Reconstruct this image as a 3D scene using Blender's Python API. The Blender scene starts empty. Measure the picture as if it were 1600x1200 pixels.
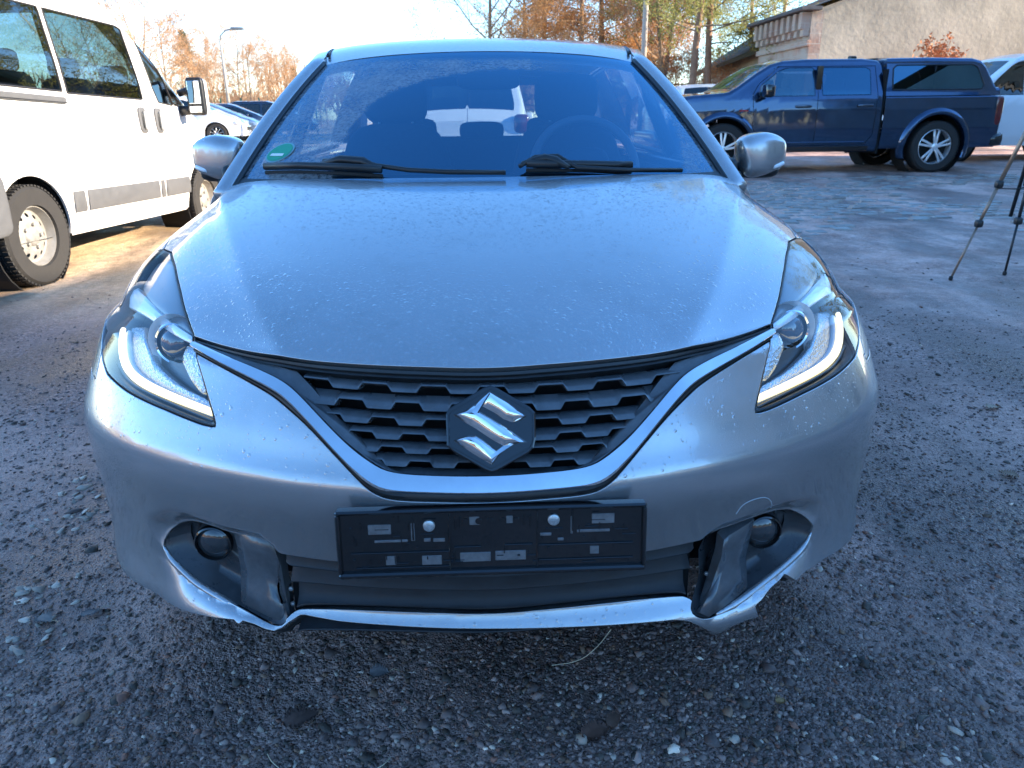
import bpy, math, random, numpy as np
from mathutils import Vector, Matrix
from mathutils.geometry import delaunay_2d_cdt
rad = math.radians
SC = bpy.context.scene
COL = SC.collection
# ------------------------------------------------------------------ camera
CAM_H, CAM_D, PITCH, YAW, ROLL, FPX = 1.165, 1.10, rad(20.0), rad(2.0), rad(0.7), 1150.0
CAM = np.array([0.0, -CAM_D, CAM_H])
_f = np.array([math.sin(YAW)*math.cos(PITCH), math.cos(YAW)*math.cos(PITCH), -math.sin(PITCH)])
_r0 = np.array([math.cos(YAW), -math.sin(YAW), 0.0]); _u0 = np.cross(_r0, _f)
_r = _r0*math.cos(ROLL) - _u0*math.sin(ROLL); _u = _u0*math.cos(ROLL) + _r0*math.sin(ROLL)
cam = bpy.data.cameras.new('camera'); cam_o = bpy.data.objects.new('camera', cam); COL.objects.link(cam_o)
cam.sensor_width = 36.0; cam.lens = FPX/1600*36; cam.clip_end = 2000; cam.clip_start = 0.02
cam_o.matrix_world = Matrix(((_r[0], _u[0], -_f[0], CAM[0]), (_r[1], _u[1], -_f[1], CAM[1]), (_r[2], _u[2], -_f[2], CAM[2]), (0, 0, 0, 1)))
cam.dof.use_dof = True; cam.dof.focus_distance = 1.55; cam.dof.aperture_fstop = 10.0
SC.camera = cam_o
# ------------------------------------------------------------------ light
SUN_EL, SUN_AZ = 20.0, 97.0           # degrees; azimuth clockwise from +y (away from camera)
SD = Vector((math.sin(rad(SUN_AZ))*math.cos(rad(SUN_EL)), math.cos(rad(SUN_AZ))*math.cos(rad(SUN_EL)), math.sin(rad(SUN_EL))))
world = bpy.data.worlds.new('World'); SC.world = world; world.use_nodes = True
wn = world.node_tree.nodes; wl = world.node_tree.links; wn.clear()
sky = wn.new('ShaderNodeTexSky'); sky.sky_type = 'NISHITA'; sky.sun_disc = False
sky.sun_elevation = rad(SUN_EL); sky.sun_rotation = rad(SUN_AZ); sky.air_density = 1.0; sky.dust_density = 0.0; sky.ozone_density = 3.5; sky.altitude = 800
bg = wn.new('ShaderNodeBackground'); bg.inputs[1].default_value = 0.15
wo = wn.new('ShaderNodeOutputWorld'); hs_ = wn.new('ShaderNodeHueSaturation'); hs_.inputs['Saturation'].default_value = 1.13; wl.new(sky.outputs[0], hs_.inputs['Color']); wl.new(hs_.outputs[0], bg.inputs[0]); wl.new(bg.outputs[0], wo.inputs[0])
sun = bpy.data.lights.new('sun', 'SUN'); sun.energy = 4.2; sun.angle = rad(0.5); sun.color = (1.0, 0.84, 0.64)
sun_o = bpy.data.objects.new('sun', sun); COL.objects.link(sun_o); sun_o.rotation_euler = SD.to_track_quat('Z', 'Y').to_euler()
vs = SC.view_settings; vs.view_transform = 'Standard'; vs.look = 'None'; vs.gamma = 1.0; vs.exposure = 2.12; vs.use_curve_mapping = False
SC.cycles.max_bounces = 8; SC.cycles.transparent_max_bounces = 16; SC.cycles.caustics_reflective = False; SC.cycles.caustics_refractive = False
# ------------------------------------------------------------------ pixel <-> space
def proj(P):
    d = np.asarray(P, float) - CAM
    w = d @ _f
    return np.stack([800 + FPX*(d @ _r)/w, 600 - FPX*(d @ _u)/w], -1)
def ray(px, py):
    return _f + _r*((px-800)/FPX) - _u*((py-600)/FPX)
def at(px, py, y=None, z=None, x=None):
    d = ray(px, py)
    t = (y-CAM[1])/d[1] if y is not None else ((z-CAM[2])/d[2] if z is not None else (x-CAM[0])/d[0])
    return CAM + d*t
# ------------------------------------------------------------------ mesh helpers
def link(o, parent=None):
    COL.objects.link(o)
    if parent is not None: o.parent = parent
    return o
def mesh(name, V, F, mat=None, parent=None, smooth=False, normals=None, mats=None, fm=None):
    me = bpy.data.meshes.new(name)
    V = np.asarray(V, float).reshape(-1, 3)
    me.from_pydata(V.tolist() if len(V) < 200000 else V.tolist(), [], [list(map(int, f)) for f in F] if not isinstance(F, np.ndarray) else F.tolist())
    if mats:
        for m in mats: me.materials.append(m)
        me.polygons.foreach_set('material_index', np.asarray(fm, np.int32))
    elif mat is not None: me.materials.append(mat)
    if smooth or normals is not None: me.polygons.foreach_set('use_smooth', np.ones(len(me.polygons), bool))
    me.update()
    if normals is not None: me.normals_split_custom_set_from_vertices(np.asarray(normals, float).tolist())
    return link(bpy.data.objects.new(name, me), parent)
def tag(o, label=None, cat=None, group=None, kind=None):
    if label: o['label'] = label
    if cat: o['category'] = cat
    if group: o['group'] = group
    if kind: o['kind'] = kind
    return o
def thing(name, label, cat, loc=(0, 0, 0), rz=0.0, group=None, rx=0.0, ry=0.0):
    o = bpy.data.objects.new(name, None); COL.objects.link(o); o.empty_display_size = 0.1
    o.location = loc; o.rotation_euler = (rx, ry, rz)
    return tag(o, label, cat, group)
class MB:
    def __init__(s): s.v = []; s.f = []
    def add(s, V, F):
        b = len(s.v); s.v += [tuple(map(float, p)) for p in V]; s.f += [tuple(int(i)+b for i in f) for f in F]; return s
    def box(s, c, d, R=None, bev=0.0):
        hx, hy, hz = d[0]/2, d[1]/2, d[2]/2
        c = np.array(c, float)
        if bev <= 0:
            P = np.array([(i*hx, j*hy, k*hz) for i in (-1, 1) for j in (-1, 1) for k in (-1, 1)], float)
            F = [(0, 1, 3, 2), (4, 6, 7, 5), (0, 4, 5, 1), (2, 3, 7, 6), (0, 2, 6, 4), (1, 5, 7, 3)]
        else:
            b = min(bev, .49*min(d)); P = []; idx = {}
            for i in (-1, 1):
                for j in (-1, 1):
                    for k in (-1, 1):
                        for a, q in enumerate(((hx, hy-b, hz-b), (hx-b, hy, hz-b), (hx-b, hy-b, hz))):
                            idx[i, j, k, a] = len(P); P.append((i*q[0], j*q[1], k*q[2]))
            P = np.array(P); F = []
            for i in (-1, 1):
                F.append([idx[i, j, k, 0] for j, k in ((-1, -1), (1, -1), (1, 1), (-1, 1))][::i])
                F.append([idx[j, i, k, 1] for j, k in ((-1, -1), (-1, 1), (1, 1), (1, -1))][::i])
                F.append([idx[j, k, i, 2] for j, k in ((-1, -1), (1, -1), (1, 1), (-1, 1))][::i])
            for i in (-1, 1):
                for j in (-1, 1):
                    F.append([idx[i, j, -1, 0], idx[i, j, 1, 0], idx[i, j, 1, 1], idx[i, j, -1, 1]][::-i*j])
                    F.append([idx[i, -1, j, 0], idx[i, 1, j, 0], idx[i, 1, j, 2], idx[i, -1, j, 2]][::i*j])
                    F.append([idx[-1, i, j, 1], idx[1, i, j, 1], idx[1, i, j, 2], idx[-1, i, j, 2]][::-i*j])
                    for k in (-1, 1): F.append([idx[i, j, k, 0], idx[i, j, k, 1], idx[i, j, k, 2]][::i*j*k])
        if R is not None: P = P @ np.array(R).T
        return s.add(P + c, F)
    def tube(s, path, r, n=8, cap=True, squash=None):
        path = np.array(path, float); m = len(path); r = np.broadcast_to(np.asarray(r, float), (m,))
        T = np.gradient(path, axis=0); T /= np.linalg.norm(T, axis=1)[:, None]+1e-12
        up = np.array([0, 0, 1.0]) if abs(T[0][2]) < .9 else np.array([1.0, 0, 0])
        P = []
        for i in range(m):
            a = np.cross(T[i], up); a /= np.linalg.norm(a)+1e-12; b = np.cross(a, T[i]); up = b
            for k in range(n):
                t = 2*math.pi*k/n; q = (a*math.cos(t) + b*math.sin(t)*(squash or 1))*r[i]
                P.append(path[i]+q)
        F = [(i*n+k, i*n+(k+1) % n, (i+1)*n+(k+1) % n, (i+1)*n+k) for i in range(m-1) for k in range(n)]
        if cap: F += [tuple(range(n))[::-1], tuple(range((m-1)*n, m*n))]
        return s.add(P, F)
    def grid(s, G, flip=False):
        G = np.array(G, float); a, b = G.shape[:2]
        F = [(i*b+j, i*b+j+1, (i+1)*b+j+1, (i+1)*b+j) for i in range(a-1) for j in range(b-1)]
        if flip: F = [f[::-1] for f in F]
        return s.add(G.reshape(-1, 3), F)
    def lathe(s, prof, c, axis, n=32, ref=None):
        # prof: list of (r, h) along axis
        ax = np.array(axis, float); ax /= np.linalg.norm(ax)
        a = np.cross(ax, (0, 0, 1.0) if abs(ax[2]) < .9 else (1.0, 0, 0)); a /= np.linalg.norm(a); b = np.cross(ax, a)
        P = [np.array(c)+ax*h+(a*math.cos(2*math.pi*k/n)+b*math.sin(2*math.pi*k/n))*r for r, h in prof for k in range(n)]
        F = [(i*n+k, i*n+(k+1) % n, (i+1)*n+(k+1) % n, (i+1)*n+k) for i in range(len(prof)-1) for k in range(n)]
        return s.add(P, F)
    def sbox(s, c, d, e=.35, n=14, R=None, fn=None):
        # superellipsoid block; fn deforms unit coordinates
        P = []; 
        sg = lambda w, q: math.copysign(abs(w)**q, w)
        for i in range(n+1):
            ph = -math.pi/2+math.pi*i/n
            for k in range(2*n):
                th = math.pi*k/n; P.append((sg(math.cos(ph), e)*sg(math.cos(th), e), sg(math.cos(ph), e)*sg(math.sin(th), e), sg(math.sin(ph), e)))
        P = np.array(P)
        if fn: P = np.array([fn(*p) for p in P])
        P = P*np.array(d)/2
        if R is not None: P = P @ np.array(R).T
        m = 2*n; F = [(i*m+k, i*m+(k+1) % m, (i+1)*m+(k+1) % m, (i+1)*m+k) for i in range(n) for k in range(m)]
        return s.add(P+np.array(c, float), F)
    def prism(s, poly, h0, h1, M=None):
        n = len(poly); P = [(x, y, h0) for x, y in poly]+[(x, y, h1) for x, y in poly]
        F = [tuple(range(n))[::-1], tuple(range(n, 2*n))]+[(i, (i+1) % n, n+(i+1) % n, n+i) for i in range(n)]
        P = np.array(P, float)
        if M is not None: P = P @ np.array(M)[:, :3].T[:3] + (np.array(M)[:, 3] if np.array(M).shape[1] > 3 else 0)
        return s.add(P, F)
    def build(s, name, mat, parent=None, smooth=False, auto=None):
        o = mesh(name, s.v, s.f, mat, parent, smooth)
        if auto is not None:
            o.data.polygons.foreach_set('use_smooth', np.ones(len(o.data.polygons), bool)); o.data.set_sharp_from_angle(angle=rad(auto))
        return o
def resample(pts, step, closed=False):
    P = np.array(pts, float)
    if closed: P = np.vstack([P, P[:1]])
    L = np.r_[0, np.cumsum(np.linalg.norm(np.diff(P, axis=0), axis=1))]
    n = max(2, int(round(L[-1]/step))+1)
    t = np.linspace(0, L[-1], n)
    Q = np.stack([np.interp(t, L, P[:, k]) for k in range(P.shape[1])], -1)
    return Q[:-1] if closed else Q
def smoothline(pts, step, closed=False, it=1):
    P = np.array(pts, float)
    for _ in range(it):          # Chaikin
        A = P if not closed else np.vstack([P, P[:1]])
        Q = np.empty((2*(len(A)-1), P.shape[1])); Q[0::2] = .75*A[:-1]+.25*A[1:]; Q[1::2] = .25*A[:-1]+.75*A[1:]
        P = Q if closed else np.vstack([P[:1], Q, P[-1:]])
    return resample(P, step, closed)
def inpoly(Q, poly):
    x, y = Q[:, 0], Q[:, 1]; r = np.zeros(len(Q), bool); poly = np.asarray(poly); n = len(poly)
    for i in range(n):
        x1, y1 = poly[i]; x2, y2 = poly[(i+1) % n]
        c = ((y1 > y) != (y2 > y)); 
        with np.errstate(divide='ignore', invalid='ignore'):
            xi = (x2-x1)*(y-y1)/(y2-y1)+x1
        r ^= c & (x < xi)
    return r
def dist_poly(Q, line, closed=False):
    L = np.asarray(line, float)
    if closed: L = np.vstack([L, L[:1]])
    best = np.full(len(Q), 1e9)
    for a, b in zip(L[:-1], L[1:]):
        ab = b-a; t = np.clip(((Q-a) @ ab)/max(ab @ ab, 1e-12), 0, 1)
        best = np.minimum(best, np.linalg.norm(Q-(a+t[:, None]*ab), axis=1))
    return best
def natural_basis(knots):
    k = np.asarray(knots, float); n = len(k); h = np.diff(k)
    A = np.zeros((n, n)); B = np.zeros((n, n)); A[0, 0] = A[-1, -1] = 1
    for i in range(1, n-1):
        A[i, i-1] = h[i-1]; A[i, i] = 2*(h[i-1]+h[i]); A[i, i+1] = h[i]
        B[i, i-1] += 6/h[i-1]; B[i, i] -= 6/h[i-1]+6/h[i]; B[i, i+1] += 6/h[i]
    M = np.linalg.solve(A, B)
    def basis(t):
        t = np.clip(np.asarray(t, float), k[0], k[-1]); i = np.clip(np.searchsorted(k, t, side='right')-1, 0, n-2)
        hi = h[i]; a = (k[i+1]-t)/hi; b = 1-a
        W = np.zeros((len(t), n)); R = np.arange(len(t)); W[R, i] += a; W[R, i+1] += b
        W += ((a**3-a)*hi**2/6)[:, None]*M[i]+((b**3-b)*hi**2/6)[:, None]*M[i+1]
        return W
    return basis
class Surf:
    """surface with param (u,v) -> 3D, cut into regions by polylines in param space"""
    def __init__(s, fn, eps=1e-3, flip=False): s.fn = fn; s.eps = eps; s.flip = flip
    def P(s, Q): return s.fn(np.asarray(Q, float))
    def N(s, Q):
        Q = np.asarray(Q, float); e = s.eps
        du = s.fn(Q+[e, 0])-s.fn(Q-[e, 0]); dv = s.fn(Q+[0, e])-s.fn(Q-[0, e])
        n = np.cross(du, dv); n /= np.linalg.norm(n, axis=1)[:, None]+1e-15
        return -n if s.flip else n
    def cut(s, grid, lines, near):
        keep = np.ones(len(grid), bool)
        for L, cl in lines:
            L = np.asarray(L); lo = L.min(0)-near*2; hi = L.max(0)+near*2
            m = np.where(keep & (grid > lo).all(1) & (grid < hi).all(1))[0]
            if len(m): keep[m] = dist_poly(grid[m], L, cl) > near
        V = [tuple(p) for p in grid[keep]]; E = []
        for L, cl in lines:
            b = len(V); n = len(L); V += [tuple(p) for p in L]
            E += [(b+i, b+i+1) for i in range(n-1)]+([(b+n-1, b)] if cl else [])
        r = delaunay_2d_cdt([Vector(p) for p in V], E, [], 0, 1e-7)
        s.Q = np.array([tuple(p) for p in r[0]]); s.T = np.array([f for f in r[2] if len(f) == 3])
        s.C = s.Q[s.T].mean(1)
        s.PP = s.P(s.Q); s.NN = s.N(s.Q)
        # consistent winding
        a, b, c = (s.PP[s.T[:, i]] for i in range(3)); n = np.cross(b-a, c-a)
        bad = (n*s.NN[s.T[:, 0]]).sum(1) < 0; s.T[bad] = s.T[bad][:, ::-1]
        return s
    def region(s, mask, name, mat, parent, inset=.0016, flange=.012, rnd=.0016, off=0.0, smooth=True):
        T = s.T[mask]
        if not len(T): return None
        used, inv = np.unique(T, return_inverse=True); T = inv.reshape(-1, 3)
        P = s.PP[used].copy(); N = s.NN[used].copy(); P += N*off
        e = np.vstack([T[:, [0, 1]], T[:, [1, 2]], T[:, [2, 0]]]); opp = np.r_[T[:, 2], T[:, 0], T[:, 1]]
        key = {}
        for (a, b), o in zip(e.tolist(), opp.tolist()): key[(a, b)] = o
        be = [(a, b, o) for (a, b), o in key.items() if (b, a) not in key]
        ins = np.zeros_like(P)
        for a, b, o in be:
            d = P[b]-P[a]; d /= np.linalg.norm(d)+1e-12; w = P[o]-P[a]; w = w-d*(w @ d); w /= np.linalg.norm(w)+1e-12
            ins[a] += w; ins[b] += w
        B = sorted({a for a, b, o in be} | {b for a, b, o in be}); ln = np.linalg.norm(ins[B], axis=1)[:, None]+1e-12
        dirn = ins[B]/ln; n0 = len(P); loc = {v: i for i, v in enumerate(B)}; m = len(B)
        r0 = P[B]+dirn*inset; P[B] = r0+dirn*rnd; nb = N[B]
        r1 = r0+dirn*rnd*.3-nb*rnd*.3; r2 = r0-nb*rnd; r3 = r0-nb*flange
        V = np.vstack([P, r1, r2, r3]); NN = np.vstack([N, (nb-dirn)/np.linalg.norm(nb-dirn, axis=1)[:, None], -dirn, -dirn])
        F = T.tolist()
        for a, b, o in be:
            i, j = loc[a], loc[b]
            F += [(b, a, n0+i, n0+j), (n0+j, n0+i, n0+m+i, n0+m+j), (n0+m+j, n0+m+i, n0+2*m+i, n0+2*m+j)]
        return mesh(name, V, F, mat, parent, normals=NN)
# ------------------------------------------------------------------ materials
MATS = {}
def mat(name, col=(.5, .5, .5), rough=.5, metal=0.0, spec=.5, coat=0.0, coatr=.03, emit=None, es=0.0, ior=None, alpha=None, noise=None, bump=None):
    """noise=(scale, amount) value variation; bump=(scale, strength, dist)"""
    m = bpy.data.materials.new(name); m.use_nodes = True; nt = m.node_tree; b = nt.nodes['Principled BSDF']
    b.inputs['Base Color'].default_value = (*col, 1); b.inputs['Roughness'].default_value = rough; b.inputs['Metallic'].default_value = metal
    b.inputs['Specular IOR Level'].default_value = spec; b.inputs['Coat Weight'].default_value = coat; b.inputs['Coat Roughness'].default_value = coatr
    if emit: b.inputs['Emission Color'].default_value = (*emit, 1); b.inputs['Emission Strength'].default_value = es
    tc = nt.nodes.new('ShaderNodeTexCoord')
    if noise:
        n = nt.nodes.new('ShaderNodeTexNoise'); n.inputs['Scale'].default_value = noise[0]; n.inputs['Detail'].default_value = 6; n.inputs['Roughness'].default_value = .65
        nt.links.new(tc.outputs['Object'], n.inputs['Vector'])
        mr = nt.nodes.new('ShaderNodeMapRange'); mr.inputs[1].default_value = .25; mr.inputs[2].default_value = .75; mr.inputs[3].default_value = 1-noise[1]; mr.inputs[4].default_value = 1+noise[1]
        nt.links.new(n.outputs[0], mr.inputs[0])
        mx = nt.nodes.new('ShaderNodeVectorMath'); mx.operation = 'SCALE'; mx.inputs[0].default_value = col; nt.links.new(mr.outputs[0], mx.inputs['Scale']); nt.links.new(mx.outputs[0], b.inputs['Base Color'])
        if rough > .15:
            m2 = nt.nodes.new('ShaderNodeMapRange'); m2.inputs[1].default_value = .3; m2.inputs[2].default_value = .7; m2.inputs[3].default_value = rough*.8; m2.inputs[4].default_value = min(1, rough*1.2)
            nt.links.new(n.outputs[0], m2.inputs[0]); nt.links.new(m2.outputs[0], b.inputs['Roughness'])
    if bump:
        n = nt.nodes.new('ShaderNodeTexNoise'); n.inputs['Scale'].default_value = bump[0]; n.inputs['Detail'].default_value = 5; nt.links.new(tc.outputs['Object'], n.inputs['Vector'])
        bp = nt.nodes.new('ShaderNodeBump'); bp.inputs['Strength'].default_value = bump[1]; bp.inputs['Distance'].default_value = bump[2]
        nt.links.new(n.outputs[0], bp.inputs['Height']); nt.links.new(bp.outputs[0], b.inputs['Normal'])
    MATS[name] = m
    return m
def glassmat(name, tint=(.8, .9, .9), ior=1.5, rough=0.0, base=0.0, coat=(1, 1, 1)):
    """thin pane: Fresnel mix of a clear tint and a mirror"""
    m = bpy.data.materials.new(name); m.use_nodes = True; nt = m.node_tree; nt.nodes.clear()
    t = nt.nodes.new('ShaderNodeBsdfTransparent'); t.inputs[0].default_value = (*tint, 1)
    g = nt.nodes.new('ShaderNodeBsdfGlossy'); g.inputs['Roughness'].default_value = rough; g.inputs[0].default_value = (*coat, 1)
    fr = nt.nodes.new('ShaderNodeFresnel'); ge = nt.nodes.new('ShaderNodeNewGeometry')
    mi = nt.nodes.new('ShaderNodeMapRange'); mi.inputs[3].default_value = ior; mi.inputs[4].default_value = 1/ior
    nt.links.new(ge.outputs['Backfacing'], mi.inputs[0]); nt.links.new(mi.outputs[0], fr.inputs[0])
    mx = nt.nodes.new('ShaderNodeMixShader'); o = nt.nodes.new('ShaderNodeOutputMaterial')
    nt.links.new(t.outputs[0], mx.inputs[1]); nt.links.new(g.outputs[0], mx.inputs[2]); nt.links.new(mx.outputs[0], o.inputs[0])
    mp = nt.nodes.new('ShaderNodeMapRange'); mp.inputs[3].default_value = base; nt.links.new(fr.outputs[0], mp.inputs[0]); nt.links.new(mp.outputs[0], mx.inputs[0])
    MATS[name] = m; return m
# ================================================================== ground
def GZ(x, y):
    return .20*np.interp(y, (5, 11.5), (0, 1))+.15*np.interp(y, (11.5, 28), (0, 1))
def ground_mat():
    m = mat('gravel_ground', (.06, .06, .06), .75); nt = m.node_tree; b = nt.nodes['Principled BSDF']; N = nt.nodes.new; L = nt.links.new
    tc = N('ShaderNodeTexCoord'); P = tc.outputs['Object']
    def noise(sc, det=8, ro=.65, vec=None):
        n = N('ShaderNodeTexNoise'); n.inputs['Scale'].default_value = sc; n.inputs['Detail'].default_value = det; n.inputs['Roughness'].default_value = ro; L(vec or P, n.inputs['Vector']); return n.outputs[0]
    def rng_(s, a, b_, c, d, smooth=False):
        r = N('ShaderNodeMapRange'); r.inputs[1].default_value = a; r.inputs[2].default_value = b_; r.inputs[3].default_value = c; r.inputs[4].default_value = d
        if smooth: r.interpolation_type = 'SMOOTHSTEP'
        L(s, r.inputs[0]); return r.outputs[0]
    def mixc(f, A, B):
        x = N('ShaderNodeMix'); x.data_type = 'RGBA'
        for s_, v in ((6, A), (7, B)):
            if isinstance(v, tuple): x.inputs[s_].default_value = (*v, 1)
            else: L(v, x.inputs[s_])
        L(f, x.inputs[0]); return x.outputs[2]
    def vor(sc, seed=0):
        ad = N('ShaderNodeVectorMath'); ad.operation = 'ADD'; ad.inputs[1].default_value = (seed, seed, 0); L(P, ad.inputs[0])
        v = N('ShaderNodeTexVoronoi'); v.inputs['Scale'].default_value = sc; v.inputs['Randomness'].default_value = 1; L(ad.outputs[0], v.inputs['Vector']); return v
    big = noise(.55, 5, .6); mid = noise(2.3, 8, .7); fine = noise(30, 6, .7)
    v1, v2, v3 = vor(95), vor(190, 3), vor(38, 7)
    def cellcol(v, lo, hi):
        hs = N('ShaderNodeSeparateColor'); L(v.outputs['Color'], hs.inputs[0]); return rng_(hs.outputs[0], 0, 1, lo, hi), hs
    f1, h1 = cellcol(v1, 0, 1)
    grey = mixc(f1, (0.085, 0.063, 0.062), (0.365, 0.274, 0.276)); warm = mixc(rng_(h1.outputs[1], .72, .95, 0, .7), grey, (0.217, 0.121, 0.088))
    fines = mixc(rng_(fine, .3, .7, 0, 1), (0.114, 0.082, 0.078), (0.296, 0.219, 0.208))
    stony = rng_(mid, .38, .58, 0, 1, True)
    c = mixc(stony, fines, warm)
    mudm = rng_(big, .44, .60, 0, .9, True); c = mixc(mudm, c, mixc(rng_(fine, .3, .7, 0, 1), (0.251, 0.181, 0.172), (0.456, 0.335, 0.322)))
    # sandy strip beside the minibus, sunlight painted in as a brighter colour
    sx = N('ShaderNodeSeparateXYZ'); L(P, sx.inputs[0])
    left = rng_(sx.outputs[0], -1.2, -2.4, 0, 1, True); far = rng_(sx.outputs[1], 3.0, 5.0, 0, 1, True)
    mm = N('ShaderNodeMath'); mm.operation = 'MULTIPLY'; L(left, mm.inputs[0]); L(far, mm.inputs[1]); mm2 = N('ShaderNodeMath'); mm2.operation = 'MULTIPLY'; L(mm.outputs[0], mm2.inputs[0]); L(rng_(mid, .3, .6, .5, 1), mm2.inputs[1])
    c = mixc(mm2.outputs[0], c, mixc(rng_(noise(14, 8, .75), .3, .7, 0, 1), (.34, .275, .19), (.80, .70, .52)))
    # frosted, half frozen mud on the far right, sky glare painted in paler
    fr_ = N('ShaderNodeMath'); fr_.operation = 'MULTIPLY'; L(rng_(sx.outputs[0], .8, 2.2, 0, 1, True), fr_.inputs[0]); L(rng_(sx.outputs[1], 1.5, 4.5, 0, 1, True), fr_.inputs[1])
    fr2 = N('ShaderNodeMath'); fr2.operation = 'MULTIPLY'; L(fr_.outputs[0], fr2.inputs[0]); L(rng_(noise(1.7, 9, .75), .36, .66, 0, .8, True), fr2.inputs[1])
    c = mixc(fr2.outputs[0], c, mixc(rng_(noise(22, 6, .7), .3, .7, 0, 1), (.36, .29, .30), (.62, .54, .56)))
    # damp darker drifts and wheel tracks
    mp_ = N('ShaderNodeMapping'); mp_.inputs['Scale'].default_value = (1.0, .38, 1.0); mp_.inputs['Rotation'].default_value = (0, 0, rad(14)); L(P, mp_.inputs['Vector'])
    dampn = noise(1.25, 6, .62, mp_.outputs[0]); damp = rng_(dampn, .40, .60, .50, 1.12, True)
    tint = N("ShaderNodeVectorMath"); tint.operation = "MULTIPLY"; tint.inputs[1].default_value = (1.52, 1.26, 1.03); L(c, tint.inputs[0]); sc_ = N("ShaderNodeVectorMath"); sc_.operation = "SCALE"; L(damp, sc_.inputs["Scale"]); L(tint.outputs[0], sc_.inputs[0]); c = sc_.outputs[0]
    L(c, b.inputs['Base Color'])
    L(rng_(dampn, .40, .60, .34, .80), b.inputs['Roughness']); b.inputs['Specular IOR Level'].default_value = .5
    def hgt(v, k, w):
        inv = rng_(v.outputs['Distance'], 0, .55, k, 0, True); x = N('ShaderNodeMath'); x.operation = 'MULTIPLY'; L(inv, x.inputs[0]); L(w, x.inputs[1]); return x.outputs[0]
    H = hgt(v1, 1.0, stony); 
    for q in (hgt(v2, .5, rng_(fine, .3, .7, .5, 1)), hgt(v3, 1.3, rng_(mid, .5, .7, 0, 1, True)), rng_(fine, 0, 1, 0, .6), rng_(noise(6, 6, .7), 0, 1, 0, 2.2)):
        ad = N('ShaderNodeMath'); ad.operation = 'ADD'; L(H, ad.inputs[0]); L(q, ad.inputs[1]); H = ad.outputs[0]
    bp = N('ShaderNodeBump'); bp.inputs['Strength'].default_value = .9; bp.inputs['Distance'].default_value = .009; L(H, bp.inputs['Height']); L(bp.outputs[0], b.inputs['Normal'])
    return m
def gnoise(x, y):
    return .012*np.sin(x*1.7+.6*np.sin(y*1.1))*np.sin(y*1.3+1)+.007*np.sin(x*4.1+y*2.3)+.005*np.sin(x*7.3-y*5.9+1.2)+.003*np.sin(x*13+2)*np.sin(y*11)
def ground_z(x, y):
    x = np.asarray(x, float); y = np.asarray(y, float); return GZ(x, y)+gnoise(x, y)*np.exp(-((x/14)**2+((y-4)/14)**2))
ax_ = np.unique(np.r_[np.linspace(-6, 7, 180), np.sign(np.linspace(-1, 1, 60))*np.abs(np.linspace(-1, 1, 60))**2.2*320]); ay_ = np.unique(np.r_[np.linspace(-2, 9, 160), np.linspace(9, 40, 60), np.linspace(40, 420, 12), np.linspace(-70, -2, 16)])
gx_, gy_ = np.meshgrid(ax_, ay_); gz_ = ground_z(gx_, gy_); nx_ = len(ax_)
gi = np.arange((len(ay_)-1)*nx_).reshape(-1, nx_)[:, :-1].ravel()
tag(mesh('ground', np.stack([gx_.ravel(), gy_.ravel(), gz_.ravel()], -1), np.stack([gi, gi+1, gi+nx_+1, gi+nx_], -1), ground_mat(), smooth=True), kind='structure')
# ---- loose stones: dense round the viewpoint, thinning out
def ico():
    t = (1+5**.5)/2; V = np.array([(-1, t, 0), (1, t, 0), (-1, -t, 0), (1, -t, 0), (0, -1, t), (0, 1, t), (0, -1, -t), (0, 1, -t), (t, 0, -1), (t, 0, 1), (-t, 0, -1), (-t, 0, 1)], float)/math.sqrt(1+t*t)
    F = np.array([(0, 11, 5), (0, 5, 1), (0, 1, 7), (0, 7, 10), (0, 10, 11), (1, 5, 9), (5, 11, 4), (11, 10, 2), (10, 7, 6), (7, 1, 8), (3, 9, 4), (3, 4, 2), (3, 2, 6), (3, 6, 8), (3, 8, 9), (4, 9, 5), (2, 4, 11), (6, 2, 10), (8, 6, 7), (9, 8, 1)])
    return V, F
def scatter_stones(name, n, seed, x, y, r, palette, m, sink=.35, flat=.62):
    g = np.random.default_rng(seed); V0, F0 = ico()
    V = V0[None]+g.normal(0, .24, (n, 12, 3)); V *= g.uniform(.7, 1.3, (n, 1, 3))*np.array([1.15, .95, flat])
    a = g.uniform(0, 2*math.pi, n); ca, sa = np.cos(a), np.sin(a); X = V[..., 0]*ca[:, None]-V[..., 1]*sa[:, None]; Y = V[..., 0]*sa[:, None]+V[..., 1]*ca[:, None]
    tl = g.normal(0, .3, (n, 1)); Z = V[..., 2]+tl*X; V = np.stack([X, Y, Z], -1)*r[:, None, None]
    V[..., 0] += x[:, None]; V[..., 1] += y[:, None]; V[..., 2] += (ground_z(x, y)+r*flat*(1-2*sink)*.5)[:, None]
    F = (F0[None]+12*np.arange(n)[:, None, None]).reshape(-1, 3)
    me = bpy.data.meshes.new(name); me.vertices.add(n*12); me.vertices.foreach_set('co', V.astype(np.float32).ravel())
    me.loops.add(len(F)*3); me.loops.foreach_set('vertex_index', F.astype(np.int32).ravel()); me.polygons.add(len(F)); me.polygons.foreach_set('loop_start', np.arange(0, len(F)*3, 3, dtype=np.int32))
    me.update(calc_edges=True); me.materials.append(m)
    pal = np.array(palette); ci = g.choice(len(pal), n, p=np.array([c[3] for c in palette])/sum(c[3] for c in palette)); colr = pal[ci, :3]*g.uniform(.65, 1.35, (n, 1))*np.array([1.42, 1.16, .98])
    at_ = me.attributes.new('stone', 'FLOAT_COLOR', 'POINT'); at_.data.foreach_set('color', np.repeat(np.c_[colr, np.ones(n)], 12, 0).astype(np.float32).ravel())
    o = bpy.data.objects.new(name, me); COL.objects.link(o); return o
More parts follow.
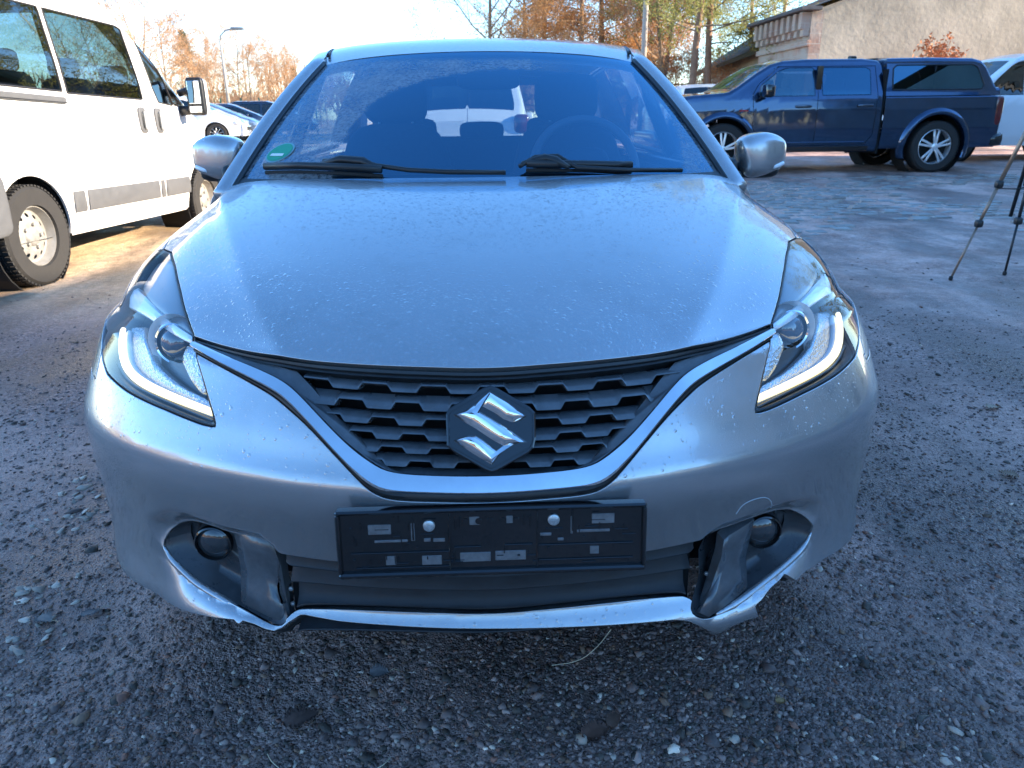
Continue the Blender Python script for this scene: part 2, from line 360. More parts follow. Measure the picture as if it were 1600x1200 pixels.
def stone_mat():
    m = mat('gravel_stone', (.1, .1, .1), .62, spec=.35, bump=(160, .5, .002)); nt = m.node_tree; a = nt.nodes.new('ShaderNodeAttribute'); a.attribute_name = 'stone'; nt.links.new(a.outputs['Color'], nt.nodes['Principled BSDF'].inputs['Base Color']); return m
STONE = stone_mat(); GPAL = [(.092, .076, .076, 40), (.152, .126, .124, 25), (.23, .195, .19, 12), (.14, .10, .075, 9), (.17, .095, .075, 4), (.28, .27, .25, 4), (.5, .47, .42, .8), (.05, .047, .043, 20)]
def stone_field(n, seed, lo, hi, rlo, rhi, rp, power=1.6):
    g = np.random.default_rng(seed); u = g.uniform(0, 1, n); D = (lo**(1-power)+u*(hi**(1-power)-lo**(1-power)))**(1/(1-power))+g.normal(0, .13, n); a = g.uniform(-.85, .85, n)+g.normal(0, .10, n)
    x = D*np.sin(a); y = -1.1+D*np.cos(a); r = rlo*(rhi/rlo)**(g.uniform(0, 1, n)**rp)
    k = ~((np.abs(x) < .86) & (y > .75)) & (y > -.9); x, y, r = x[k], y[k], r[k]
    # drifts: keep more where a slow noise is high
    w = .5+.5*np.sin(x*3.1+1.3*np.sin(y*2.2))*np.sin(y*2.7+.8*np.sin(x*1.9)); k = g.uniform(0, 1, len(x)) < .35+.65*w; return x[k], y[k], r[k]
x, y, r = stone_field(85000, 11, .95, 5.0, .0016, .0075, 1.6, 1.3)
tag(scatter_stones('gravel', len(x), 12, x, y, r, GPAL, STONE), 'dark wet gravel chips covering the yard round the silver car', 'gravel', kind='stuff')
g_ = np.random.default_rng(15); n = 26000; D = g_.uniform(0, 3.6, n); a = g_.uniform(0, 2*math.pi, n); x, y, r = D*np.sin(a), -.7+D*np.cos(a), .0018*(.0075/.0018)**(g_.uniform(0, 1, n)**1.5); k = ~((np.abs(x) < .86) & (y > .75)); x, y, r = x[k], y[k], r[k]
tag(scatter_stones('scattered_gravel', len(x), 16, x, y, r, GPAL, STONE), 'sparser gravel chips trodden into the yard round the viewpoint', 'gravel', kind='stuff')
x, y, r = stone_field(2000, 21, 1.0, 7.0, .006, .0165, 2.0, 1.2)
tag(scatter_stones('coarse_gravel', len(x), 22, x, y, r, GPAL, STONE, flat=.5), 'larger loose stones strewn over the dark gravel', 'gravel', kind='stuff')
g_ = np.random.default_rng(31); n = 60; c = [at(120, 800, z=0), at(60, 930, z=0), at(20, 1000, z=0), at(150, 760, z=0)]; ci = g_.integers(0, 4, n); x = np.array([c[i][0] for i in ci])+g_.normal(0, .07, n); y = np.array([c[i][1] for i in ci])+g_.normal(0, .05, n)
tag(scatter_stones('pale_stones', n, 33, x, y, g_.uniform(.005, .018, n), [(.36, .35, .33, 1), (.26, .25, .235, 1)], STONE, flat=.4), 'pale flat stones lying in the gravel left of the bumper', 'stones', kind='stuff')
# ---- half buried setts of the old paving on the right
def setts():
    g = np.random.default_rng(41); V, F, Cc = [], [], []; V0 = np.array([(sx, sy, sz) for sx in (-1, 1) for sy in (-1, 1) for sz in (-1, 1)], float); F0 = [(0, 1, 3, 2), (4, 6, 7, 5), (0, 4, 5, 1), (2, 3, 7, 6), (1, 5, 7, 3)]
    for i, yy in enumerate(np.arange(5.6, 11.0, .155)):
        for xx in np.arange(2.6, 9.5, .235):
            X, Y = xx+(i % 2)*.118+g.normal(0, .008), yy+g.normal(0, .006); cov = math.sin(X*1.1+.7*math.sin(Y*.9))*math.sin(Y*1.2+.5)
            if g.uniform() > .62+.7*cov or Y < 5.9+.35*math.sin(X*2) or X < 2.9+.4*math.sin(Y*1.7): continue
            P = V0*[.104, .066, .03]; P[V0[:, 2] > 0, :2] *= .86; P[:, 2] += g.normal(0, .003)+.2*0; P += g.normal(0, .004, P.shape)
            P[:, 2] += np.array([0, 0, 0, 0, 0, 0, 0, 0]); b = len(V); V += (P+[X, Y, float(ground_z(X, Y))-.021+g.normal(0, .004)]).tolist(); F += [tuple(k+b for k in f) for f in F0]
    return mesh('sett_paving', V, F, mat('worn_sett_stone', (.30, .28, .255), .5, spec=.4, noise=(5, .5), bump=(60, .5, .004)))
tag(setts(), 'worn stone setts of the old paving showing through frozen mud before the pickup', 'paving', kind='stuff')
# ================================================================== buildings
PLAST = mat('weathered_render', (.46, .39, .29), .9, noise=(.7, .42), bump=(9, .7, .014)); BRICKM = mat('old_brick', (.36, .23, .17), .9, noise=(3, .3), bump=(9, .6, .02)); YPL = mat('yellow_render', (.46, .38, .25), .9, noise=(1.3, .25), bump=(12, .4, .01))
ROOFM = mat('mossy_roof', (.055, .065, .035), .95, noise=(1.6, .5), bump=(18, .8, .03)); SLATE = mat('roof_slate', (.10, .095, .095), .8, noise=(4, .4), bump=(10, .5, .02)); WOODD = mat('dark_timber', (.10, .065, .04), .8, noise=(7, .4)); WINDK = mat('dark_window_pane', (.02, .022, .025), .12, spec=.6)
def brick_tone(m, scale, sx=.22, sy=.07):
    nt = m.node_tree; b = nt.nodes['Principled BSDF']; N = nt.nodes.new; L = nt.links.new
    t = N('ShaderNodeTexBrick'); t.inputs['Scale'].default_value = scale; t.inputs['Brick Width'].default_value = sx*4; t.inputs['Row Height'].default_value = sy*4; t.inputs['Mortar Size'].default_value = .012
    t.inputs['Color1'].default_value = (.40, .24, .17, 1); t.inputs['Color2'].default_value = (.28, .16, .12, 1); t.inputs['Mortar'].default_value = (.40, .36, .31, 1)
    tc = N('ShaderNodeTexCoord'); mp = N('ShaderNodeMapping'); mp.inputs['Rotation'].default_value = (rad(90), 0, rad(0)); s = N('ShaderNodeSeparateXYZ'); c = N('ShaderNodeCombineXYZ'); ad = N('ShaderNodeMath'); ad.operation = 'ADD'
    L(tc.outputs['Object'], s.inputs[0]); L(s.outputs[0], ad.inputs[0]); L(s.outputs[1], ad.inputs[1]); L(ad.outputs[0], c.inputs[0]); L(s.outputs[2], c.inputs[1]); L(c.outputs[0], t.inputs['Vector'])
    n = N('ShaderNodeTexNoise'); n.inputs['Scale'].default_value = 1.4; n.inputs['Detail'].default_value = 7; L(tc.outputs['Object'], n.inputs['Vector']); r = N('ShaderNodeMapRange'); r.inputs[1].default_value = .34; r.inputs[2].default_value = .54; L(n.outputs[0], r.inputs[0])
    x = N('ShaderNodeMix'); x.data_type = 'RGBA'; L(r.outputs[0], x.inputs[0]); L(t.outputs[0], x.inputs[6]); x.inputs[7].default_value = (.42, .35, .28, 1); L(x.outputs[2], b.inputs['Base Color'])
brick_tone(BRICKM, 1.0)
bld = thing('rendered_brick_building', 'tall weathered plaster gable with brick corner and eaves corbels behind the pickup', 'building', (0, 0, 0))
zc = 3.95; cx0, cy0 = float(at(1265, 60, y=22.5)[0]), 22.5; fx0, fy0 = float(at(1188, 60, y=26.6)[0]), 26.6
def slabwall(pts, th, name, m, parent):     # vertical wall polygon given as 3D points, extruded along its normal
    P = np.array(pts, float); nrm = np.cross(P[1]-P[0], P[-1]-P[0]); nrm /= np.linalg.norm(nrm); n_ = len(P); V = np.vstack([P, P-nrm*th])
    return mesh(name, V, [tuple(range(n_)), tuple(range(n_, 2*n_))[::-1]]+[(i, n_+i, n_+(i+1) % n_, (i+1) % n_) for i in range(n_)], m, parent)
gpts = [(cx0, cy0, .2), (23.5, cy0, .2), (23.5, cy0, 4.4), (20.5, cy0, 4.75), (18.6, cy0, 4.9), (17.6, cy0, 4.95), (17.0, cy0, 5.25), (16.1, cy0, 5.75), (15.4, cy0, 5.9), (14.2, cy0, 5.55), (12.6, cy0, 4.9), (cx0, cy0, zc)]
slabwall(gpts, .45, 'gable_wall', PLAST, bld)
slabwall([(fx0, fy0, .2), (cx0-.003, cy0-.003, .2), (cx0-.003, cy0-.003, zc), (fx0, fy0, zc)], .45, 'brick_wall', BRICKM, bld)
dw = np.array([cx0-fx0, cy0-fy0, 0]); Ld = np.linalg.norm(dw); dw /= Ld; nw = np.array([dw[1], -dw[0], 0])
if nw[1] > 0: nw = -nw
nw = np.array([-abs(dw[1]), -abs(dw[0])*np.sign(dw[0]*dw[1])*-1, 0]); nw = np.cross(dw, (0, 0, 1.0)); nw = nw if nw[0] < 0 else -nw
for k in range(9):
    c = np.array([fx0, fy0, 0])+dw*(.25+k*(Ld-.4)/8)+nw*.14; m_ = MB().box(c+[0, 0, zc-.24], (.30, .22, .46), np.stack([nw, dw, np.array([0, 0, 1.0])], 1), .01).box(c+nw*-.03+np.array([0, 0, zc-.56]), (.20, .20, .2), np.stack([nw, dw, np.array([0, 0, 1.0])], 1), .01); m_.build('corbel', BRICKM, bld)
R_ = np.stack([nw, dw, np.array([0, 0, 1.0])], 1)
MB().box(np.array([fx0, fy0, zc+.06])+dw*Ld/2+nw*.12, (.62, Ld+.5, .10), R_, .01).build('eaves_board', SLATE, bld)
MB().box(np.array([fx0, fy0, zc-.85])+dw*Ld/2+nw*.04, (.10, Ld+.1, .16), R_, .01).build('brick_course', BRICKM, bld)
rp = [(cx0-.4, zc+.02), (12.6, 4.98), (14.2, 5.63), (15.4, 5.98)]
for (x0, z0), (x1, z1) in zip(rp[:-1], rp[1:]):
    a = math.atan2(z1-z0, x1-x0); l = math.hypot(x1-x0, z1-z0); n = max(1, int(l/.42))
    for q in range(n): t = (q+.5)/n; MB().box((x0+(x1-x0)*t, cy0+.1, z0+(z1-z0)*t+.05+.012*(q % 2)), (l/n*.98, .7, .06), Matrix.Rotation(-a+.03*math.sin(q*7.1), 3, 'Y'), .008).build('verge_tile', SLATE, bld)
mesh('roof', [(fx0-.2, fy0+6, zc+.05), (cx0-.2, cy0+.4, zc+.05), (15.4, cy0+.4, 5.9), (15.4, fy0+6, 5.9), (fx0+8, fy0+6, zc), (22, cy0+.4, 4.2)], [(0, 1, 2, 3), (3, 2, 5, 4)], SLATE, bld)
barn = thing('low_barn', 'low yellow barn with dark mossy roof left of the brick building', 'barn', (0, 0, 0))
b0 = np.array([float(at(1196, 100, y=29)[0]), 29, 0]); b1 = np.array([float(at(1100, 100, y=46)[0]), 46, 0]); db_ = b1-b0; Lb = np.linalg.norm(db_); db_ /= Lb; nb_ = np.cross(db_, (0, 0, 1.0)); nb_ = nb_ if nb_[0] < 0 else -nb_; ze, zr = 3.35, 6.0
RB = np.stack([db_, -nb_, np.array([0, 0, 1.0])], 1)
MB().box(b0+db_*Lb/2-nb_*4+np.array([0, 0, ze/2+.1]), (Lb, 8, ze), RB).build('wall', YPL, barn)
ov = .5; q0, q1 = b0-db_*ov+nb_*ov, b1+db_*ov+nb_*ov; r0_, r1_ = b0-db_*ov-nb_*4, b1+db_*ov-nb_*4; e0, e1 = b0-db_*ov-nb_*8.5, b1+db_*ov-nb_*8.5; Z = lambda p, z: tuple(p+np.array([0, 0, z]))
mesh('roof', [Z(q0, ze-.1), Z(q1, ze-.1), Z(r1_, zr), Z(r0_, zr), Z(e0, ze-.1), Z(e1, ze-.1), Z(q0, ze+.08), Z(q1, ze+.08), Z(r1_, zr+.18), Z(r0_, zr+.18), Z(e0, ze+.08), Z(e1, ze+.08)], [(0, 3, 2, 1), (3, 4, 5, 2), (6, 7, 8, 9), (9, 8, 11, 10), (0, 1, 7, 6), (0, 6, 9, 3), (3, 9, 10, 4), (1, 2, 8, 7), (2, 5, 11, 8), (4, 10, 11, 5)], ROOFM, barn)
for t in (.1, .26, .42, .58, .74, .9):
    w_ = bpy.data.objects.new('window', None); link(w_, barn); c = b0+db_*Lb*t+nb_*.02+np.array([0, 0, 2.0]); MB().box(c, (.9, .10, 1.3), RB).build('frame', WOODD, w_); MB().box(c+nb_*.06, (.74, .02, 1.1), RB).build('pane', WINDK, w_)
mesh('gable', [Z(b0, ze), Z(b0-nb_*8, ze), Z(b0-nb_*4, zr-.05)], [(0, 1, 2)], WOODD, barn)
# unseen hall added on the sunny side, out of view, to shade the yard
hall = thing('added_shade_hall', 'long plastered hall added out of frame to shade the yard', 'building', (0, 0, 0))
tn = math.tan(rad(SUN_EL)); sn = np.array([math.sin(rad(SUN_AZ)), math.cos(rad(SUN_AZ)), 0.0]); bd = np.array([.36, .933, 0.0]); bA = np.array([-3.40, 4.6, 0.0]); hn = np.array([bd[1], -bd[0], 0.0]); RH = np.stack([bd, hn, np.array([0, 0, 1.0])], 1)
HB = bA+sn*8.6/tn; HALLM = mat('grey_render', (.34, .32, .29), .9, noise=(.8, .25))
for s0, s1, he in ((-.9, 13.0, 8.6), (-13.0, -.9, 11.0)):        # low range and taller wing, sized for the shade they cast
    h0, h1 = HB+bd*s0, HB+bd*s1; L_ = s1-s0
    MB().box((h0+h1)/2+hn*7+np.array([0, 0, he/2-.3]), (L_, 14, he-.4), RH).build('wall', HALLM, hall)
    mesh('roof', [tuple(h0-hn*.05+[0, 0, he-.05]), tuple(h1-hn*.05+[0, 0, he-.05]), tuple(h1+hn*7+[0, 0, he+1.2]), tuple(h0+hn*7+[0, 0, he+1.2]), tuple(h0+hn*14.5+[0, 0, he-.3]), tuple(h1+hn*14.5+[0, 0, he-.3])], [(0, 1, 2, 3), (3, 2, 5, 4)], SLATE, hall)
    for k in range(int(L_/4.5)):
        for zz in (2.2, 5.6):
            w_ = bpy.data.objects.new('window', None); link(w_, hall); c = h0+bd*(2.4+k*4.5)-hn*.02+np.array([0, 0, zz]); MB().box(c, (1.8, .12, 1.9), RH).build('frame', WOODD, w_); MB().box(c-hn*.07, (1.5, .02, 1.6), RH).build('pane', WINDK, w_)
# ================================================================== silver hatchback
def paint_mat(name, col, drops=1.0, metal=.75, rough=.3):
    m = mat(name, col, rough, metal, coat=1.0, coatr=.04); nt = m.node_tree; b = nt.nodes['Principled BSDF']; L = nt.links.new; N = nt.nodes.new
    tc = N('ShaderNodeTexCoord'); geo = N('ShaderNodeNewGeometry')
    sp = N('ShaderNodeSeparateXYZ'); L(geo.outputs['Normal'], sp.inputs[0])
    H = None
    for sc, th, seed in ((80, .66, 0), (150, .55, 3.7), (290, .5, 9.1)):
        mp = N('ShaderNodeVectorMath'); mp.operation = 'ADD'; mp.inputs[1].default_value = (seed, seed, seed); L(tc.outputs['Object'], mp.inputs[0])
        v = N('ShaderNodeTexVoronoi'); v.inputs['Scale'].default_value = sc; L(mp.outputs[0], v.inputs['Vector'])
        wn_ = N('ShaderNodeTexWhiteNoise'); L(v.outputs['Color'], wn_.inputs['Vector'])
        nz = N('ShaderNodeTexNoise'); nz.inputs['Scale'].default_value = 3.0; L(tc.outputs['Object'], nz.inputs['Vector'])
        # radius of each drop: only a fraction of cells hold one; more on upward faces
        a = N('ShaderNodeMath'); a.operation = 'MULTIPLY_ADD'; L(sp.outputs[2], a.inputs[0]); a.inputs[1].default_value = .55; a.inputs[2].default_value = -.52-th*.25
        a2 = N('ShaderNodeMath'); a2.operation = 'MULTIPLY_ADD'; L(nz.outputs[0], a2.inputs[0]); a2.inputs[1].default_value = .8; L(a.outputs[0], a2.inputs[2])
        a3 = N('ShaderNodeMath'); a3.operation = 'ADD'; L(wn_.outputs[0], a3.inputs[0]); L(a2.outputs[0], a3.inputs[1])
        r = N('ShaderNodeMapRange'); r.inputs[1].default_value = .45; r.inputs[2].default_value = 1.0; r.inputs[3].default_value = 0; r.inputs[4].default_value = .34; L(a3.outputs[0], r.inputs[0])
        d = N('ShaderNodeMath'); d.operation = 'SUBTRACT'; L(r.outputs[0], d.inputs[0]); L(v.outputs['Distance'], d.inputs[1])
        h = N('ShaderNodeMapRange'); h.inputs[1].default_value = 0; h.inputs[2].default_value = .16; h.inputs[3].default_value = 0; h.inputs[4].default_value = 62/sc; h.interpolation_type = 'SMOOTHSTEP'; L(d.outputs[0], h.inputs[0])
        if H is None: H = h.outputs[0]
        else:
            ad = N('ShaderNodeMath'); ad.operation = 'MAXIMUM'; L(H, ad.inputs[0]); L(h.outputs[0], ad.inputs[1]); H = ad.outputs[0]
    bp = N('ShaderNodeBump'); bp.inputs['Strength'].default_value = drops; bp.inputs['Distance'].default_value = .0012; L(H, bp.inputs['Height'])
    L(bp.outputs[0], b.inputs['Coat Normal'])
    bp2 = N('ShaderNodeBump'); bp2.inputs['Strength'].default_value = drops*.5; bp2.inputs['Distance'].default_value = .0013; L(H, bp2.inputs['Height']); L(bp2.outputs[0], b.inputs['Normal'])
    # road dust towards the lower panels, as blotches
    n = N('ShaderNodeTexNoise'); n.inputs['Scale'].default_value = 7; n.inputs['Detail'].default_value = 8; n.inputs['Roughness'].default_value = .7; L(tc.outputs['Object'], n.inputs['Vector'])
    f = N('ShaderNodeMapRange'); f.inputs[1].default_value = .52; f.inputs[2].default_value = .75; f.inputs[3].default_value = 0; f.inputs[4].default_value = .28; L(n.outputs[0], f.inputs[0])
    mx = N('ShaderNodeMix'); mx.data_type = 'RGBA'; mx.inputs[6].default_value = (*col, 1); mx.inputs[7].default_value = (.2, .19, .18, 1); L(f.outputs[0], mx.inputs[0]); L(mx.outputs[2], b.inputs['Base Color'])
    n2 = N('ShaderNodeTexNoise'); n2.inputs['Scale'].default_value = 26; n2.inputs['Detail'].default_value = 6; L(tc.outputs['Object'], n2.inputs['Vector'])
    cr = N('ShaderNodeMapRange'); cr.inputs[1].default_value = .35; cr.inputs[2].default_value = .8; cr.inputs[3].default_value = .02; cr.inputs[4].default_value = .14; L(n2.outputs[0], cr.inputs[0]); L(cr.outputs[0], b.inputs['Coat Roughness'])
    return m
PAINT = paint_mat('silver_paint', (.41, .41, .415), metal=.72, rough=.27)
CHROME = mat('chrome', (.78, .79, .8), .05, 1.0, noise=(30, .06))
BLACK = mat('black_plastic', (.012, .013, .014), .42, noise=(40, .35), bump=(600, .15, .001))
GLOSSB = mat('gloss_black', (.006, .006, .007), .12, coat=.6)
GREYP = mat('grey_grille_plastic', (.085, .09, .096), .22, coat=.5, coatr=.12, noise=(25, .3), bump=(500, .12, .001))
DARK = mat('dark_void', (.004, .004, .004), .9)
RUBBER = mat('tyre_rubber', (.022, .021, .02), .85, noise=(18, .4), bump=(220, .3, .002))
ALLOY = mat('alloy_rim', (.5, .51, .53), .3, .9, noise=(20, .2))
LENS = glassmat('headlight_lens', (.95, .97, .98), 1.34)
WIND = glassmat('windscreen_glass', (.55, .66, .70), 1.62, 0.0, .10)
SIDEGL = glassmat('side_glass', (.55, .64, .66), 1.5, 0.0, .02)
car = thing('silver_hatchback', 'silver hatchback with wet bonnet, lit headlights and cracked lower bumper in the foreground', 'car')
# ---- body surface: rows from cowl to chin, columns from centre line to flank
XC = [0, .2, .4, .55, .68, .78, .84, .873, .8745]
HROWS = [
 [(0,.955,1.012),(.2,.962,1.012),(.4,.985,1.011),(.55,1.02,1.008),(.66,1.065,1.0),(.725,1.115,.982),(.775,1.17,.95),(.825,1.23,.895),(.852,1.33,.82)],
 [(0,.70,.972),(.2,.705,.972),(.4,.725,.968),(.55,.765,.963),(.68,.835,.952),(.755,.905,.938),(.808,.965,.916),(.845,1.04,.866),(.866,1.2,.79)],
 [(0,.42,.912),(.2,.426,.912),(.4,.45,.909),(.55,.50,.905),(.68,.58,.898),(.772,.67,.886),(.825,.745,.871),(.862,.85,.83),(.8735,1.09,.755)],
 [(0,.175,.838),(.2,.186,.838),(.4,.225,.839),(.55,.292,.84),(.68,.39,.838),(.78,.51,.832),(.836,.615,.822),(.87,.765,.793),(.8745,1.03,.72)],
 [(0,.045,.775),(.2,.063,.776),(.4,.128,.78),(.55,.21,.785),(.68,.31,.787),(.78,.43,.784),(.84,.545,.777),(.873,.70,.758),(.8745,1.0,.69)]]
FR = [(.73,[.012,.03,.092,.172,.267,.376,.476,.62,.98],1),(.67,[-.022,-.005,.055,.128,.217,.318,.41,.535,.96],1),(.63,[-.042,-.025,.033,.102,.187,.283,.371,.484,.95],1),(.605,[-.054,-.038,.019,.0885,.172,.267,.353,.463,.95],1),
 (.585,[-.056,-.040,.017,.0855,.169,.263,.349,.459,.95],1),(.54,[-.050,-.034,.022,.089,.172,.265,.350,.458,.95],1),(.50,[-.038,-.023,.033,.098,.18,.27,.352,.455,.95],1),(.43,[-.018,-.004,.05,.112,.192,.28,.36,.46,.95],1),
 (.37,[.008,.02,.066,.122,.199,.285,.363,.462,.95],1),(.31,[.03,.04,.075,.122,.196,.28,.358,.46,.95],.998),(.265,[.006,.014,.048,.108,.185,.271,.352,.455,.95],1.0),
 (.235,[.014,.022,.055,.110,.184,.269,.351,.456,.95],.997),(.19,[.09,.095,.12,.155,.22,.30,.38,.48,.95],.975)]
rows = [np.array(r, float) for r in HROWS]+[np.array([(x*s, y, z) for x, y in zip(XC, ys)]) for z, ys, s in FR]
G = np.array(rows); G[:, -1, 1] = [1.38, 1.34, 1.30, 1.28, 1.26]+[1.25]*len(FR)
G = np.array(G)                                   # rows x 9 x 3
GF = np.concatenate([G[:, :0:-1]*[-1, 1, 1], G], 1)  # rows x 17 x 3
uk = np.array([0, .2, .42, .6, .77, .92, 1.04, 1.19, 1.85]); UK = np.r_[-uk[:0:-1], uk]
dv = np.linalg.norm(np.diff(G[:, 1:6], axis=0), axis=2).mean(1); VK = np.r_[0, np.cumsum(dv)]
bu, bv = natural_basis(UK), natural_basis(VK)
V_EDGE = VK[4]
def body0(Q):
    o = np.empty((len(Q), 3))
    for i in range(0, len(Q), 20000):
        q = Q[i:i+20000]; o[i:i+20000] = np.einsum('ni,nj,jik->nk', bu(q[:, 0]), bv(q[:, 1]), GF, optimize=True)
    return o
B0 = Surf(body0, flip=True)
_gu, _gv = np.meshgrid(np.linspace(-1.2, 1.2, 241), np.linspace(0, VK[-1], 181)); _gq = np.stack([_gu.ravel(), _gv.ravel()], -1)
_gp = body0(_gq); _gn = B0.N(_gq); _vis = ((CAM-_gp)*_gn).sum(1) > 0
if _vis.mean() < .5: B0.flip = False; _gn = -_gn; _vis = ~_vis
_gq, _gpx = _gq[_vis], proj(_gp[_vis])
def tr(pts, step=None, mirror=False, smooth=0, closed=False):
    """pixel trace on the photo -> (u,v) on the body surface"""
    pts = np.array(pts, float)
    if smooth: pts = smoothline(pts, 6, closed, smooth)
    q = np.array([_gq[np.argmin(((_gpx-p)**2).sum(1))] for p in pts])
    act = np.ones(len(q), bool)
    for _ in range(6):
        a0 = proj(body0(q)); a1 = proj(body0(q+[1e-3, 0])); a2 = proj(body0(q+[0, 1e-3]))
        J = np.stack([(a1-a0)/1e-3, (a2-a0)/1e-3], 2); det = np.linalg.det(J); act &= np.abs(det) > 2e4
        J[~act] = np.eye(2); st = np.linalg.solve(J, (pts-a0)[..., None])[..., 0]; st[~act] = 0
        q = q+np.clip(st, -.03, .03); q[:, 0] = np.clip(q[:, 0], -1.3, 1.3); q[:, 1] = np.clip(q[:, 1], 0, VK[-1])
    out = q
    if mirror: out = out*[-1, 1]
    if step: out = resample(out, step, closed)
    return out
ST = .009
def mir(a): return (np.asarray(a)*[-1, 1])[::-1]
# traces (left half of the photo)
HL_px = [(262,386),(250,381),(236,383),(220,396),(203,418),(184,450),(168,490),(160,525),(159,556),(167,584),(196,610),(258,640),(315,663),(338,668),(333,648),(316,590),(298,530),(286,490),(276,447),(268,408)]
_hq = resample(tr(HL_px), ST, True)
_m = np.abs(_hq[:, 0]) > .93; _sm = _hq.copy()
for _ in range(14): _sm = (np.roll(_sm, 1, 0)+np.roll(_sm, -1, 0)+2*_sm)/4; _sm[~_m] = _hq[~_m]
HL = resample(_sm, ST, True)
hood_front_px = [(297,522),(340,537),(400,552),(470,564),(560,571),(660,575),(768,577)]
hf = tr(hood_front_px, smooth=2); hf[-1, 0] = 0
HF = None  # set below, once the mirrored curve helper exists
ch_in_px = [(297,530),(353,557),(412,581),(447,599),(470,620),(502,655),(543,697),(578,724),(605,739),(646,744),(700,745.5),(769,746)]
ch_out_px = [(299,541),(339,564),(388,588),(429,609),(450,624),(481,656),(522,701),(562,744),(584,759),(605,766),(640,768.5),(690,769.5),(769,770)]
ch_blk_px = [(302,549),(330,564),(382,592),(426,617),(447,635),(480,664),(522,709),(563,753),(582,770),(605,780),(640,783),(687,784),(769,785)]
def even(a):          # make a mirrored curve run smoothly through the centre line
    a = np.array(a); w = np.abs(a[:, 0]); m = w < .15
    if m.sum() > 6:
        A = np.stack([np.ones(m.sum()), w[m]**2, w[m]**4], 1); c = np.linalg.lstsq(A, a[m, 1], rcond=None)[0]; f = c[0]+c[1]*w**2+c[2]*w**4
        k = np.clip((.14-w)/.09, 0, 1); k = k*k*(3-2*k); a[:, 1] = a[:, 1]*(1-k)+f*k
    return a
def half2full(px, smooth=2):
    a = tr(px, smooth=smooth); a[-1, 0] = 0
    return even(np.vstack([a, mir(a)[1:]]))
HF = resample(even(np.vstack([hf, mir(hf)[1:]])), ST)
CI, CO, CB = (resample(half2full(p), ST) for p in (ch_in_px, ch_out_px, ch_blk_px))
lg_top = [(402,860),(442,867),(480,873),(527,879),(600,885),(690,889),(770,890)]
lg_bot = [(444,969),(462,951),(485,950),(530,951),(600,954),(690,957),(770,958)]
lt, lb = half2full(lg_top, 1), half2full(lg_bot, 1)
LG = resample(np.vstack([lt, lb[::-1]]), ST, True)
fogL_px = [(253,850),(254,838),(262,831),(275,827),(292,827),(320,836),(342,845),(380,853),(408,860),(425,900),(440,940),(450,968),(437,979),(420,972),(403,963),(370,945),(342,930),(305,909),(275,880),(258,860)]
fogR_px = [(1271,826),(1268,815),(1258,808),(1240,807),(1215,812),(1180,825),(1150,836),(1122,846),(1108,866),(1094,903),(1080,945),(1082,960),(1104,969),(1125,957),(1150,942),(1185,915),(1215,893),(1245,868),(1263,845)]
fogLq = tr(fogL_px, smooth=1, closed=True); fogRq = tr(fogR_px, smooth=1, closed=True)
FL, FRq = resample(fogLq, ST, True), resample(fogRq, ST, True)
botL_px = [(150,800),(160,835),(175,862),(192,893),(217,914),(255,931),(290,947),(330,959),(372,967),(378,974),(384,969),(402,975),(417,982),(430,986),(441,982),(452,973),(471,961),(485,964),(530,972),(600,978),(690,983),(770,984)]
botR_px = [(900,981),(1000,975),(1055,970),(1075,972),(1095,979),(1115,981),(1137,970),(1157,962),(1178,955),(1174,944),(1184,936),(1200,918),(1215,905),(1222,896),(1235,906),(1250,893),(1290,873),(1330,843),(1352,812),(1372,775)]
bl, br = tr(botL_px), tr(botR_px)
BOT = resample(np.vstack([[(-1.85, bl[0, 1]-.005), (-1.25, bl[0, 1])], bl, br, [(1.25, br[-1, 1]), (1.85, br[-1, 1]-.005)]]), ST)
# displacement: crease on the bonnet, soft recess round the fog pockets
crL = tr([(346,283),(352,330),(366,390),(384,440),(408,492),(436,545)])
crv = np.r_[crL[:, 1]]; cru = np.abs(crL[:, 0])
fog3 = [body0(fogLq), body0(fogRq)]
lips3 = [body0(tr([(254,856),(262,868),(280,887),(306,911),(342,932),(368,946),(405,964),(436,979)], smooth=1)), body0(tr([(1270,832),(1262,847),(1244,868),(1216,892),(1188,914),(1152,941),(1120,960),(1104,969)], smooth=1))]
def body(Q):
    P = body0(Q); n = B0.N(Q)
    uc = np.interp(Q[:, 1], crv, cru); d = np.abs(Q[:, 0])-uc
    k = np.clip(1-(Q[:, 1]-crv[-1])/.05, 0, 1)
    disp = np.where(d > 0, -.016*(1-np.exp(-np.maximum(d, 0)/.14)), 0)*k
    # slightly hollow centre panel
    disp += .003*np.exp(-(d/.05)**2)*k
    m = (Q[:, 1] > VK[7]) & (np.abs(Q[:, 0]) > .25) & (np.abs(Q[:, 0]) < 1.1)
    if m.any():
        for F in fog3:
            dd = dist_poly(P[m], F, True); up = np.clip((P[m][:, 2]-np.interp(np.abs(P[m][:, 0]), (.4, .75), (.33, .40)))/.05, 0, 1)
            w = .012+.034*up; t = np.clip(1-dd/w, 0, 1); disp[m] -= .024*up*t*t*(3-2*t)
    # rolled-out lip under the pockets
    for F in lips3:
        k = np.where((P[:, 0]*F[0, 0] > 0) & (P[:, 2] < .36))[0]
        if len(k):
            ax_l = np.abs(P[k, 0]); o_ = np.argsort(np.abs(F[:, 0])); zr = np.interp(ax_l, np.abs(F[o_, 0]), F[o_, 2]); t = 1-np.exp(-np.maximum(zr-P[k, 2], 0)/.022); fa, fb = np.clip((ax_l-.36)/.08, 0, 1), np.clip((.72-ax_l)/.14, 0, 1); fx = fa*fa*(3-2*fa)*fb*fb*(3-2*fb); disp[k] += .018*t*fx
    return P+n*disp[:, None]
B = Surf(body, flip=B0.flip)
